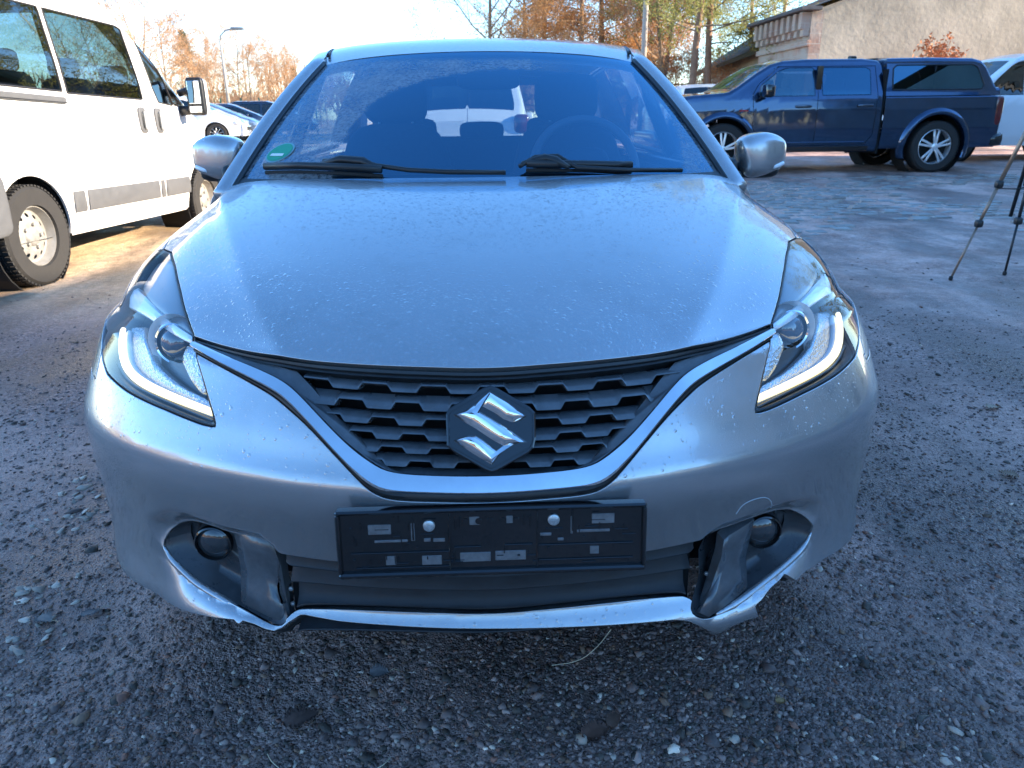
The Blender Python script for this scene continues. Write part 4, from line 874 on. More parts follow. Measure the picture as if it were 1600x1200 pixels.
at_ = ws.data.attributes.new('dew', 'FLOAT', 'POINT'); at_.data.foreach_set('value', dew.astype(np.float32))
# printed black border: a frame just under the glass
def wstrip(a0, a1, b0, b1, off, na, nb):
    g1, g2 = np.meshgrid(np.linspace(a0, a1, na), np.linspace(b0, b1, nb)); return wsurf(g1, g2)-off*np.array([0, -.47, .88])
FRIT = mat('printed_glass_border', (.012, .013, .015), .5)
fm_ = MB().grid(wstrip(-1, 1, 0, .035, .004, 60, 3)).grid(wstrip(-1, 1, .965, 1, .004, 60, 3)).grid(wstrip(-1, -.955, .035, .965, .004, 4, 40)).grid(wstrip(.955, 1, .035, .965, .004, 4, 40))
fm_.build('glass_border', FRIT, car, smooth=True)
# ---- roof and pillars
RY = np.array([1.72, 1.80, 1.90, 2.05, 2.3, 2.7, 3.1, 3.45]); RZ = np.array([1.380, 1.402, 1.426, 1.450, 1.467, 1.464, 1.446, 1.415]); RW = np.array([.560, .575, .588, .60, .61, .61, .60, .585])
rz_, rw_ = natural_basis(RY), natural_basis(RY); yy = np.linspace(1.72, 3.45, 50); ZZ = rz_(yy) @ RZ; WW = rw_(yy) @ RW; GA = []
for y, z, w in zip(yy, ZZ, WW):
    row = []
    for a in np.linspace(-1, 1, 41): row.append((w*a, y+(.055*a*a+.02*a**4)*max(0, 1-(y-1.72)/.5), z-.026*a*a-.012*a**6))
    GA.append(row)
GA = np.array(GA); rf = MB().grid(GA); rf.grid(np.stack([GA[0], GA[0]+[0, .012, -.012]], 0), True); rf.build('roof', PAINT, car, smooth=True)
MB().grid(GA-[0, 0, .035], True).build('headliner', mat('headliner_fabric', (.32, .31, .29), .95), car, smooth=True)
def beam(path, w, d, name, m, parent, n=12, roll=None, e=.55):
    """swept rounded bar; w across (side) and d deep"""
    path = np.array(path, float); T = np.gradient(path, axis=0); T /= np.linalg.norm(T, axis=1)[:, None]; P = []
    for i, p in enumerate(path):
        sx = np.array(roll if roll is not None else (1.0, 0, 0)); s_ = sx-T[i]*(sx @ T[i]); s_ /= np.linalg.norm(s_); t_ = np.cross(T[i], s_)
        for k in range(n):
            a = 2*math.pi*k/n; c_, q_ = math.cos(a), math.sin(a)
            P.append(p+s_*math.copysign(abs(c_)**e, c_)*w/2+t_*math.copysign(abs(q_)**e, q_)*d/2)
    F = [(i*n+k, i*n+(k+1) % n, (i+1)*n+(k+1) % n, (i+1)*n+k) for i in range(len(path)-1) for k in range(n)]+[tuple(range(n))[::-1], tuple(range((len(path)-1)*n, len(path)*n))]
    return mesh(name, P, F, m, parent, smooth=True)
for s in (-1, 1):
    edge = [wsurf(np.array(s*1.0), np.array(b)) for b in np.linspace(-.09, 1.0, 26)]
    ap = np.array([e+np.array([s*.030, .016, .000]) for e in edge])
    rail = np.array([(s*(w+.004), y, z-.064) for y, z, w in zip(yy[::4], ZZ[::4], WW[::4]) if y > 1.9])
    path = smoothline(np.vstack([ap, rail]), .03, False, 2)
    beam(path, .052, .045, 'a_pillar', PAINT, car, roll=(1, 0, 0))
    MB().tube([e+np.array([s*.006, .0, .004]) for e in edge], .0085, 8).build('screen_seal', BLACK, car, smooth=True)
    # roof drip channel
    MB().tube([(s*(w-.028), y, z-.026-.012) for y, z, w in zip(yy, ZZ, WW) if y > 1.86], .006, 6).build('roof_channel', BLACK, car, smooth=True)
# ---- flanks
def side(sg):
    def fn(Q):
        y, z = Q[:, 0], Q[:, 1]
        x = np.interp(z, (.17, .25, .35, .6, .75, .85, .93, 1.0), (.835, .852, .865, .8745, .8745, .868, .845, .80)); x = x-np.clip(y-3.25, 0, 1)**2*.28-np.clip(.02*(1-(y-1.2)/.3), 0, .02)*(z > .8)
        return np.stack([sg*x, y, z], -1)
    S_ = Surf(fn, flip=sg < 0); st = .03
    g1, g2 = np.meshgrid(np.arange(1.22, 3.93, st), np.arange(.2, .99, st)); gr_ = np.stack([g1.ravel(), g2.ravel()], -1)
    box_ = resample(np.array([(1.21, .19), (3.94, .19), (3.94, 1.0), (1.21, .99)]), st, True); ra = resample(np.array([(3.32+.335*math.cos(t), .305+.335*math.sin(t)) for t in np.linspace(-.35, math.pi+.35, 40)]), st, True)
    fa = resample(np.array([(.80+.345*math.cos(t), .305+.345*math.sin(t)) for t in np.linspace(-.6, 1.2, 20)]+[(1.0, .7), (1.0, .1)]), st, True)
    l1 = resample(np.array([(1.30, .99), (1.29, .6), (1.33, .3)]), st); l2 = resample(np.array([(2.13, .99), (2.12, .3)]), st); l3 = resample(np.array([(2.96, .99), (2.97, .75), (2.9, .6), (2.86, .3)]), st); sl = resample(np.array([(1.33, .3), (2.86, .3)]), st)
    S_.cut(gr_, [(box_, True), (ra, True), (l1, False), (l2, False), (l3, False), (sl, False)], .008); c = S_.C
    hole = inpoly(c, ra) | ((c[:, 0]-.8)**2+(c[:, 1]-.305)**2 < .36**2)
    fd = inpoly(c, np.vstack([l1, l2[::-1]])); rd = inpoly(c, np.vstack([l2, l3[::-1]]))
    for mk, nm in ((fd & ~hole, 'door'), (rd & ~hole, 'door'), (~(fd | rd | hole), 'rear_quarter')): S_.region(mk, nm, PAINT, car, inset=.002)
    g_ = lambda a, b: MB().grid(np.array([[a[0], a[1]], [b[0], b[1]]]))
    top = lambda y: (sg*(np.interp(y, RY, RW)+.015), y, np.interp(y, RY, RZ)-.065); bel = lambda y: (sg*.80, y, .985+.02*(y-1.3))
    for y0, y1, u0, u1 in ((1.32, 2.08, 1.95, 2.10), (2.18, 2.92, 2.18, 2.88)):
        R = []
        for t in np.linspace(0, 1, 9):
            y_b = y0+(y1-y0)*t; y_t = u0+(u1-u0)*t; R.append([bel(y_b), top(y_t)])
        MB().grid(np.array(R), sg < 0).build('side_window', SIDEGL, car, smooth=True)
    R = [[bel(1.30), np.array(bel(1.30))+[0, .1, .02]]]
    beam(np.array([bel(2.13), top(2.14)]), .05, .09, 'b_pillar', GLOSSB, car)
    R = []
    for t in np.linspace(0, 1, 9):
        p0 = np.array([sg*(.80-.09*t*t), 2.96+.78*t, 1.015+.03*t]); p1 = np.array([sg*(np.interp(2.94+.50*t, RY, RW)+.004), 2.94+.50*t, np.interp(2.94+.50*t, RY, RZ)-.045]); R.append([p0+(p1-p0)*q+np.array([sg*.018*math.sin(math.pi*q), 0, 0]) for q in np.linspace(0, 1, 7)])
    MB().grid(np.array(R), sg < 0).build('rear_pillar', PAINT, car, smooth=True)
    MB().tube([bel(y) for y in np.linspace(1.26, 3.2, 12)], .012, 6).build('belt_trim', BLACK, car, smooth=True)
    for y in (2.05, 2.88): MB().sbox((sg*.89, y-.02, .86), (.035, .19, .032), .5, 8).build('door_handle', PAINT, car, smooth=True)
    for y in (.80, 3.32):
        wh = bpy.data.objects.new('wheel', None); link(wh, car); x = sg*.76; ax = (sg, 0, 0)
        MB().lathe([(.19, -.09), (.285, -.09), (.302, -.07), (.305, 0), (.302, .07), (.285, .09), (.21, .09), (.20, .07)], (x, y, .305), ax, 40).build('tyre', RUBBER, wh, smooth=True)
        r_ = MB().lathe([(.205, .075), (.20, .06), (.195, -.05), (.05, -.05)], (x, y, .305), ax, 40)
        for k in range(10):
            a = 2*math.pi*k/10; r_.tube([(x+sg*.07, y+.03*math.cos(a), .305+.03*math.sin(a)), (x+sg*.055, y+.2*math.cos(a), .305+.2*math.sin(a))], .016, 6)
        r_.lathe([(.0, .085), (.035, .08), (.05, .05)], (x, y, .305), ax, 16).build('rim', ALLOY, wh, auto=40)
for s in (-1, 1): side(s)
MB().box((0, 2.2, .2), (1.6, 3.3, .03)).build('underbody', DARK, car)
for y in (.80, 3.32):
    for s in (-1, 1): MB().lathe([(.34, -.12), (.34, .10)], (s*.74, y, .305), (s, 0, 0), 24).build('arch_liner', DARK, car)
MB().box((0, 1.25, .6), (1.3, .03, .8)).build('bulkhead', DARK, car)
# ---- tailgate with rear window
R = []
for y, z, w in ((3.44, 1.395, .585), (3.56, 1.335, .60), (3.80, 1.05, .68), (3.90, .95, .74), (3.96, .7, .78), (3.98, .45, .80), (3.93, .22, .79)):
    R.append([(w*a, y-.10*a**4, z) for a in np.linspace(-1, 1, 21)])
R = np.array(R)
tg = bpy.data.objects.new('tailgate', None); link(tg, car)
MB().grid(R[:2]).grid(R[2:]).grid(R[1:3, :3]).grid(R[1:3, -3:]).build('skin', PAINT, tg, smooth=True)
RWG = glassmat('rear_glass', (.62, .68, .68), 1.5); mesh('rear_window', R[1:3].reshape(-1, 3), [(j, j+1, 22+j, 21+j) for j in range(2, 18)], RWG, tg, smooth=True)
# ---- cabin
CLOTH = mat('seat_cloth', (.045, .047, .05), .9, noise=(60, .3), bump=(300, .4, .002)); DASH = mat('dashboard_plastic', (.02, .021, .023), .55, noise=(20, .2), bump=(400, .2, .001))
db = []
for y, z in ((1.00, .985), (1.12, .995), (1.35, .985), (1.52, .955), (1.60, .88), (1.58, .70), (1.62, .5)): db.append([(x, y+.10*(x/.7)**2*(y < 1.3), z+(.03*math.exp(-((x-.36)/.2)**2) if 1.3 < y < 1.62 and z > .85 else 0)) for x in np.linspace(-.72, .72, 31)])
MB().grid(np.array(db)).build('dashboard', DASH, car, smooth=True)
for s in (-1, 1):
    for y, w in ((2.02, .5),):
        st_ = bpy.data.objects.new('front_seat', None); link(st_, car); x = s*.36; lean = Matrix.Rotation(rad(-18), 3, 'X')
        MB().sbox((x, y+.09, .82), (.50, .15, .66), .45, 12, lean, lambda a, b, c: (a*(1-.16*max(0, c)), b, c)).build('backrest', CLOTH, st_, smooth=True)
        MB().sbox((x, y+.215, 1.235), (.27, .11, .19), .5, 10, lean).build('headrest', CLOTH, st_, smooth=True)
        for q in (-.07, .07): MB().tube([(x+q, y+.17, 1.08), (x+q, y+.20, 1.2)], .006, 6).build('headrest_post', SCREW, st_)
        MB().sbox((x, y-.20, .48), (.50, .56, .18), .4, 10).build('cushion', CLOTH, st_, smooth=True)
rs = bpy.data.objects.new('rear_seat', None); link(rs, car)
MB().sbox((0, 2.98, .76), (1.24, .16, .62), .3, 12, Matrix.Rotation(rad(-20), 3, 'X')).build('backrest', CLOTH, rs, smooth=True)
MB().sbox((0, 2.7, .46), (1.24, .5, .18), .3, 10).build('cushion', CLOTH, rs, smooth=True)
for x in (-.36, 0, .36): MB().sbox((x, 3.1, 1.09), (.24, .08, .10 if x == 0 else .14), .5, 8).build('headrest', CLOTH, rs, smooth=True)
MB().box((0, 3.4, .93), (1.2, .6, .02)).build('parcel_shelf', DASH, car)
MB().box((0, 2.2, .3), (1.5, 2.8, .02)).build('cabin_floor', DARK, car)
for s in (-1, 1): MB().box((s*.76, 2.1, .6), (.04, 1.9, .72)).build('door_card', DASH, car)
sw = bpy.data.objects.new('steering_wheel', None); link(sw, car); c = np.array((.36, 1.60, .985)); tl = rad(24)
cir = [c+.182*np.array((math.cos(t), math.sin(t)*math.sin(tl), math.sin(t)*math.cos(tl))) for t in np.linspace(0, 2*math.pi, 49)]
MB().tube(cir, .0155, 10, cap=False).build('rim', mat('wheel_leather', (.16, .16, .165), .5), sw, smooth=True)
sk = MB().sbox(c+np.array([0, -.02, 0]), (.17, .07, .15), .6, 10)
for t in (rad(5), rad(175), rad(270)): sk.tube([c, c+.18*np.array((math.cos(t), math.sin(t)*math.sin(tl), math.sin(t)*math.cos(tl)))], .018, 8)
sk.build('hub', DASH, sw, smooth=True)
rv = bpy.data.objects.new('rear_view_mirror', None); link(rv, car); pm = at(763, 124, y=1.60)
MB().sbox(pm, (.215, .05, .068), .5, 12).build('housing', DASH, rv, smooth=True); MB().tube([pm, pm+np.array([0, .015, .035])], .010, 8).build('stalk', DASH, rv); MB().sbox(pm+np.array([0, .012, .036]), (.05, .03, .026), .4, 8).build('foot', DASH, rv, smooth=True)
# ---- sticker behind the glass
def wq(px, py):      # pixel -> windscreen point
    d = ((wpx-(px, py))**2).sum(1); i = int(np.argmin(d)); return at(px, py, y=wp[i][1])
c0 = wq(438, 239); ti = np.array([.70, .30, 0]); ti = np.array([1, -.33, 0.0]); ti /= np.linalg.norm(ti)
q1 = wq(462, 239)-wq(414, 239); q1 /= np.linalg.norm(q1); q2 = wq(440, 222)-wq(437, 256); q2 -= q1*(q2 @ q1); q2 /= np.linalg.norm(q2); qn = np.cross(q1, q2)
stk = bpy.data.objects.new('sticker', None); link(stk, car)
tq = lambda a, b, h: c0+q1*a+q2*b+qn*h
def disc(r, h, n=40): return [tq(r*math.cos(2*math.pi*k/n), r*math.sin(2*math.pi*k/n), h) for k in range(n)]
mesh('disc', disc(.042, .003), [tuple(range(40))], mat('green_sticker', (.0, .30, .16), .5), stk)
mesh('border', disc(.048, .0018), [tuple(range(40))], mat('sticker_film', (.16, .34, .36), .4), stk)
wb = MB(); wb.box(tq(0, -.014, .004), (.05, .011, .001), np.stack([q1, q2, qn], 1)).build('white_field', mat('sticker_white', (.75, .75, .72), .6), stk)
# ---- wipers
def wiper(pts, r, name, par, **k): return MB().tube([wq(*p)+np.array([0, -.02, .012]) for p in pts], r, 8, **k).build(name, BLACK, par, smooth=True)
for bl_, arm_, kn in (([(417,266),(470,265),(530,267),(598,271)], [(508,258),(560,256),(590,265),(640,272),(700,275),(790,276)], [(500,264),(535,256),(570,259),(596,270)]),
                      ([(822,262),(900,263),(960,264),(985,264)], [(812,266),(835,252),(870,250),(900,268),(980,272),(1062,272)], [(815,262),(850,254),(868,258),(888,268)])):
    w_ = bpy.data.objects.new('wiper', None); link(w_, car)
    wiper(bl_, .0075, 'blade', w_, squash=1.4); wiper(arm_, .0065, 'arm', w_); wiper(kn, [.006, .013, .013, .006], 'knuckle', w_)
    MB().tube([wq(*p)+np.array([0, -.012, -.006]) for p in bl_], .006, 6).build('rubber', RUBBER, w_, smooth=True)
R = [[(x, .945+.15*(x/.705)**2+.045*(x/.705)**4-dy, z) for x in np.linspace(-.72, .72, 31)] for dy, z in ((-.01, 1.004), (.02, .99), (.06, .975))]
MB().grid(np.array(R), True).build('cowl', BLACK, car, smooth=True)
# ---- door mirrors
for s, (mx, my) in ((-1, (342, 245)), (1, (1189, 240))):
    mr_ = bpy.data.objects.new('door_mirror', None); link(mr_, car); pm = at(mx, my, y=1.36)
    def shp(a, b, c_, s=s):
        o_ = a*s                                  # +1 outboard
        zt = c_*(1.0-.42*max(0, o_)**1.4) if c_ > 0 else c_*(1-.10*o_+.0)
        return (a*(1.0+.06*c_), b*(1-.35*max(0, o_)) + (.25*o_), zt+.10*(1-o_)*0-.12*o_*0)
    ho = MB().sbox(pm, (.165, .13, .134), .58, 18, Matrix.Rotation(rad(-6*s), 3, 'Y'), shp); o_ = ho.build('housing', PAINT, mr_, smooth=True)
    MB().sbox(pm+np.array([s*-.01, .02, -.045]), (.148, .12, .062), .6, 12).build('lower_shell', BLACK, mr_, smooth=True)
    MB().sbox(pm+np.array([s*.040, -.020, -.036]), (.055, .05, .015), .5, 10, Matrix.Rotation(rad(-16*s), 3, 'Y') @ Matrix.Rotation(rad(28*s), 3, 'Z')).build('indicator', mat('clear_indicator', (.8, .82, .84), .1, coat=1) if s < 0 else MATS['clear_indicator'], mr_, smooth=True)
    MB().tube([pm+np.array([-s*.05, .03, -.06]), (s*.80, 1.36, .985)], [.02, .03], 8).build('stalk', BLACK, mr_, smooth=True)
    MB().sbox((s*.775, 1.33, 1.0), (.05, .16, .07), .5, 8).build('quarter_cap', BLACK, mr_, smooth=True)
# ================================================================== other vehicles: lofted bodies cut into panels
class Loft:
    """local frame: +Y forward, +X right, Z up, wheels on z=0. v: 0..1 flank, 1..1.3 shoulder, 1.3..2 roof half"""
    def __init__(s, top, W, fs, r, z0, crown=.04):
        s.ty, s.tz = np.array(top, float).T; s.wy, s.ww = np.array(W, float).T; s.fz, s.fx = np.array(fs, float).T; s.r = r; s.z0 = z0; s.crown = crown
    def H(s, y): return np.interp(y, s.ty, s.tz)
    def zs(s, y): return np.maximum(s.H(y)-s.r, s.z0+.05)
    def xs(s, y, z): return np.interp(y, s.wy, s.ww)*np.interp(z, s.fz, s.fx)
    def fn(s, Q):
        y, v = Q[:, 0], Q[:, 1]; H = s.H(y); zs = s.zs(y); r = s.r
        z1 = s.z0+(zs-s.z0)*np.clip(v, 0, 1); x1 = s.xs(y, z1); x0 = s.xs(y, zs)
        a = np.clip((v-1)/.3, 0, 1)*math.pi/2; rr = np.minimum(r, x0*.5)
        x = np.where(v <= 1, x1, x0-rr+rr*np.cos(a)); z = np.where(v <= 1, z1, zs+r*np.sin(a))
        t = np.clip((v-1.3)/.7, 0, 1); x = np.where(v > 1.3, (x0-rr)*(1-t), x); z = z+np.where(v > 1.3, s.crown*(1-(1-t)**2), 0)
        return np.stack([x, y, z], -1)
    def yv(s, pts):          # side view (y,z) -> (y,v)
        p = np.array(pts, float); return np.stack([p[:, 0], (p[:, 1]-s.z0)/(s.zs(p[:, 0])-s.z0)], -1)
    def cut(s, polys, lines, step=.06, y0=None, y1=None, extra=()):
        """polys: {name: (closed side-view polygon)}; lines: open side-view shut lines"""
        y0 = s.ty[0] if y0 is None else y0; y1 = s.ty[-1] if y1 is None else y1
        S_ = Surf(s.fn, eps=2e-3); ys = np.unique(np.r_[np.linspace(y0, y1, int((y1-y0)/step)), s.ty, s.ty[1:-1]+.004, s.ty[1:-1]-.004])
        vs_ = np.r_[np.linspace(0, 1, 22), np.linspace(1, 1.3, 8)[1:], np.linspace(1.3, 2, 10)[1:]]
        a, b = np.meshgrid(ys, vs_); g = np.stack([a.ravel(), b.ravel()], -1)
        P = {k: (s.yv(resample(p, step*.6, True)) if not k.startswith('*') else resample(np.array(p), step*.6, True)) for k, p in polys.items()}
        L = [(p, True) for p in P.values()]+[(s.yv(resample(l, step*.6)), False) for l in lines]
        bx = [resample(np.array(q, float), step*.6) for q in ([(y0, 0), (y1, 0)], [(y0, 2), (y1, 2)], [(y0, 0), (y0, 2)], [(y1, 0), (y1, 2)])]
        S_.cut(g, L+[(q, False) for q in bx], .012); S_.polys = P
        m = Surf(s.fn); m.Q, m.T, m.C = S_.Q, S_.T[:, ::-1], S_.C; m.PP = S_.PP*[-1, 1, 1]; m.NN = S_.NN*[-1, 1, 1]
        s.S = (S_, m); return S_
    def inn(s, k): return inpoly(s.S[0].C, s.S[0].polys[k])
    def side_mask(s, pts): return inpoly(s.S[0].C, s.yv(resample(pts, .05, True)))
    def cap(s, y, name, m, parent, front=False):
        v = np.linspace(0, 2, 60); Q = np.stack([np.full(60, y), v], -1); P = s.fn(Q); P = np.vstack([P, (P*[-1, 1, 1])[::-1][1:]])
        f = tuple(range(len(P))); return mesh(name, P, [f if front else f[::-1]], m, parent)
def wheel(parent, x, y, r, w, sg, style, tyre_m=None, rim_m=None, rr=.66, z=None):
    """sg: +1 right side of the vehicle"""
    wh = bpy.data.objects.new('wheel', None); link(wh, parent); ax = (sg, 0, 0); z = r if z is None else z; c = (x, y, z); ri = r*rr; h = w/2
    t = MB().lathe([(ri, -h*.9), (r*.93, -h), (r*.985, -h*.82), (r, -h*.4), (r, h*.4), (r*.985, h*.82), (r*.93, h), (ri*1.03, h*.97), (ri, h*.75)], c, ax, 48)
    nt_ = 60
    for k in range(nt_):                                   # tread blocks at both shoulders
        a = 2*math.pi*k/nt_
        for q in (-.72, .72, -.2, .2):
            rad_ = np.array([0, math.cos(a), math.sin(a)]); tan = np.array([0, -math.sin(a), math.cos(a)]); R = np.stack([np.array([1.0, 0, 0]), tan, rad_], 1)
            t.box(np.array(c)+rad_*(r+.001)+np.array([q*h, 0, 0]), (h*.36, 2*math.pi*r/nt_*.62, .012), R)
    t.build('tyre', tyre_m or RUBBER, wh, auto=35)
    m = MB()
    if style == 'steel':
        m.lathe([(ri*1.0, h*.78), (ri*.97, h*.80), (ri*.93, h*.55), (ri*.88, h*.25), (ri*.80, h*.22)], c, ax, 48)
        pts = []; eds = []; hol = []
        def circ(cx, cy, r_, k_): b_ = len(pts); pts.extend([Vector((cx+r_*math.cos(2*math.pi*i/k_), cy+r_*math.sin(2*math.pi*i/k_))) for i in range(k_)]); eds.extend([(b_+i, b_+(i+1) % k_) for i in range(k_)])
        circ(0, 0, ri*.88, 48); circ(0, 0, ri*.52, 40); circ(0, 0, ri*.80, 48); circ(0, 0, ri*.60, 40)
        for k in range(12): a0 = 2*math.pi*k/12; hol.append((ri*.70*math.cos(a0), ri*.70*math.sin(a0))); circ(*hol[-1], ri*.075, 12)
        cv = delaunay_2d_cdt(pts, eds, [], 0, 1e-6); hq = lambda q: h*float(np.interp(q/ri, (.5, .6, .7, .8, .88), (.46, .44, .36, .24, .22)))
        fs_ = [f for f in cv[2] if len(f) == 3]; cc = [sum((cv[0][i] for i in f), Vector((0, 0)))/3 for f in fs_]
        fs_ = [f for f, q in zip(fs_, cc) if q.length > ri*.515 and all((q-Vector(t_)).length > ri*.072 for t_ in hol)]
        m.add([(c[0]+sg*hq(p.length), c[1]+p.x, c[2]+p.y) for p in cv[0]], [tuple(f)[::sg] for f in fs_])
        m.lathe([(ri*.62, h*.42), (ri*.50, h*.48), (ri*.34, h*.42), (ri*.30, h*.55), (ri*.22, h*.62), (0, h*.63)], c, ax, 40)
        m.lathe([(ri*.92, h*.1), (ri*.5, h*.05), (0, h*.05)], c, ax, 24)
        for k in range(5):
            a = 2*math.pi*k/5; m.lathe([(.014, h*.4), (.014, h*.62), (0, h*.64)], np.array(c)+np.array([0, ri*.40*math.cos(a), ri*.40*math.sin(a)]), ax, 8)
        m.build('rim', rim_m or MATS.get('steel_rim') or mat('steel_rim', (.30, .29, .27), .45, .3, noise=(14, .25)), wh, auto=40)
    else:
        n, pair, wd = {'five_double': (5, .115, .028), 'ten': (10, 0, .020), 'seven': (7, 0, .035)}[style]
        m.lathe([(ri*1.0, h*.80), (ri*.96, h*.84), (ri*.93, h*.7), (ri*.90, h*.0), (ri*.90, -h*.7)], c, ax, 48)
        for k in range(n):
            for q in ((-pair, pair) if pair else (0,)):
                a = 2*math.pi*k/n+math.pi/2; b = a+q*1.35
                p0 = np.array(c)+np.array([sg*h*.78, ri*.16*math.cos(a+q*2), ri*.16*math.sin(a+q*2)]); p1 = np.array(c)+np.array([sg*h*.72, ri*.94*math.cos(b), ri*.94*math.sin(b)])
                d = (p1-p0)/np.linalg.norm(p1-p0); X = np.array([float(sg), 0, 0]); X -= d*(X @ d); X /= np.linalg.norm(X); R = np.stack([d, np.cross(X, d), X], 1)
                m.box((p0+p1)/2, (np.linalg.norm(p1-p0), wd*r/.4*1.25, .03), R, .006)
        m.lathe([(ri*.22, h*.5), (ri*.21, h*.85), (ri*.15, h*.92), (0, h*.92)], c, ax, 24)
        m.build('rim', rim_m or ALLOY, wh, auto=40)
        MB().lathe([(ri*.9, h*.05), (ri*.3, h*.1), (0, h*.1)], c, ax, 32).build('brake_backing', DARK, wh)
    return wh
def bar_on(L, pts, w, off, name, m, parent, sg=1, depth=.02):
    """moulding following the flank along side-view points"""
    q = L.yv(resample(pts, .05)); P = L.fn(q); P[:, 0] = (P[:, 0]+off); P *= [sg, 1, 1]; R = []
    for dz, dx in ((-w/2, -depth), (-w/2, 0), (-w*.3, depth*.5), (w*.3, depth*.5), (w/2, 0), (w/2, -depth)): R.append(P+np.array([sg*dx, 0, dz]))
    return MB().grid(np.array(R), flip=sg > 0).build(name, m, parent, auto=35)
DGLASS = glassmat('dark_vehicle_glass', (.10, .13, .14), 1.55, 0.0, .03)
CGLASS = glassmat('clear_vehicle_glass', (.52, .60, .60), 1.5, 0.0, .02)
# ------------------------------------------------------------------ white minibus
WPAINT = mat('white_van_paint', (.80, .79, .77), .3, coat=.7, noise=(2.5, .05)); GSTRIP = mat('grey_side_moulding', (.085, .088, .093), .6, noise=(12, .12)); VGL = glassmat('minibus_glass', (.24, .30, .30), 1.6, 0.0, .06)
hd = rad(4.0); van = thing('white_minibus', 'white minibus with grey side mouldings and steel wheels standing left in the sun', 'minibus', tuple(at(60, 369, z=.365)*[1, 1, 0]+np.array([-1.0*math.cos(hd), 1.0*math.sin(hd), .0])), -hd, rx=-rad(1.0))
VL = Loft([(-1.0, 1.9), (-.97, 2.12), (-.88, 2.22), (-.6, 2.25), (1.4, 2.25), (1.62, 2.22), (1.78, 2.16), (2.05, 1.98), (2.5, 1.68), (2.92, 1.40), (3.05, 1.36), (3.35, 1.20), (3.6, 1.02), (3.74, .82), (3.80, .5)],
          [(-1.0, .985), (-.9, 1.0), (-.5, 1.015), (2.3, 1.015), (2.8, .995), (3.2, .955), (3.5, .86), (3.7, .74), (3.8, .60)],
          [(.3, .955), (.42, .98), (.6, .995), (.7, 1.0), (1.05, 1.0), (1.10, .992), (1.3, .982), (1.6, .955), (2.0, .90), (2.3, .86)], .17, .33, .04)
def arc(cy, cz, r, n=24, a0=-.5, a1=math.pi+.5): return [(cy+r*math.cos(t), cz+r*math.sin(t)) for t in np.linspace(a0, a1, n)]
vp = {'rear_win': [(-.86, 1.42), (.66, 1.40), (.66, 2.0), (-.86, 2.0)], 'slide_win': [(.72, 1.39), (1.90, 1.385), (1.90, 1.5), (1.83, 2.0), (.72, 2.0)],
      'door_win': [(2.14, 1.50), (2.20, 1.37), (2.50, 1.35), (2.52, 1.36), (2.28, 1.86), (2.18, 1.92), (2.04, 1.95), (2.06, 1.86)], 'quarter_win': [(2.545, 1.35), (2.82, 1.345), (2.80, 1.38), (2.42, 1.70), (2.35, 1.76)],
      'rear_arch': arc(0, .365, .43), 'front_arch': arc(3.0, .365, .43)}
gaps = [[(.68, .40), (.70, 2.06)], [(.68, .40), (1.94, .40)], [(1.94, .40), (1.94, 1.3), (1.93, 1.6), (1.85, 2.06)], [(2.04, .42), (2.03, 1.0), (1.98, 1.4), (1.93, 1.98)], [(2.04, .42), (2.60, .42)], [(2.60, .42), (2.75, .85), (2.86, 1.0), (2.88, 1.33)], [(.70, 2.06), (1.85, 2.06)]]
VL.cut({**vp, '*screen': [(1.86, 1.42), (2.86, 1.42), (2.86, 1.995), (1.86, 1.995)]}, gaps, .06)
vc = VL.S[0].C; vhole = VL.inn('rear_arch') | VL.inn('front_arch'); vscr = VL.inn('*screen'); vwin = {k: VL.inn(k) for k in ('rear_win', 'slide_win', 'door_win', 'quarter_win')}
vsl = VL.side_mask([(.68, .40), (1.94, .40), (1.94, 1.3), (1.93, 1.6), (1.85, 2.06), (.70, 2.06)]); vdo = VL.side_mask([(2.04, .42), (2.60, .42), (2.75, .85), (2.86, 1.0), (2.88, 1.33), (2.56, 1.62), (2.0, 2.02), (1.93, 1.98), (1.98, 1.4), (2.03, 1.0)])
vw_any = np.any(list(vwin.values()), axis=0); vbody = ~(vhole | vscr | vw_any)
for s_, sg in zip(VL.S, (1, -1)):
    s_.region(vbody & ~(vsl | vdo), 'body_side', WPAINT, van, inset=.003, flange=.02); s_.region(vbody & vsl, 'sliding_door', WPAINT, van, inset=.003, flange=.02); s_.region(vbody & vdo, 'front_door', WPAINT, van, inset=.003, flange=.02)
    for k, m_ in vwin.items(): s_.region(m_, 'side_window', VGL, van, inset=.004, flange=.008)
    s_.region(vscr, 'windscreen', CGLASS, van, inset=.003, flange=.01)
    s_.region(~vhole & ~vscr & ~vw_any & (vc[:, 1] < 1.0), 'inner_panel', DARK, van, inset=.0, flange=.003, off=-.05)
VL.cap(-1.0, 'rear_panel', WPAINT, van); VL.cap(3.80, 'nose_panel', WPAINT, van, True)
VSEAL = mat('window_rubber', (.016, .016, .017), .6)
for k in ('rear_win', 'slide_win', 'door_win'):
    P = VL.fn(np.vstack([VL.S[0].polys[k], VL.S[0].polys[k][:1]])); MB().tube(P+[.002, 0, 0], .007, 6).build('window_seal', VSEAL, van)
for y0, y1 in ((.50, .66), (.70, 1.92), (1.955, 2.03), (2.06, 2.62), (-.86, -.46)): bar_on(VL, [(y0, .575), (y1, .575)], .185, .0, 'side_moulding', GSTRIP, van, 1, .016)
bar_on(VL, [(-.9, 1.36), (.66, 1.335)], .05, .0, 'slide_rail', GSTRIP, van, 1, .03)
bar_on(VL, [(-.9, 1.335), (.66, 1.315)], .012, .012, 'slide_rail_slot', BLACK, van, 1, .03)
bar_on(VL, [(.46, .36), (1.5, .36), (2.55, .36)], .10, -.02, 'sill', WPAINT, van, 1, .02)
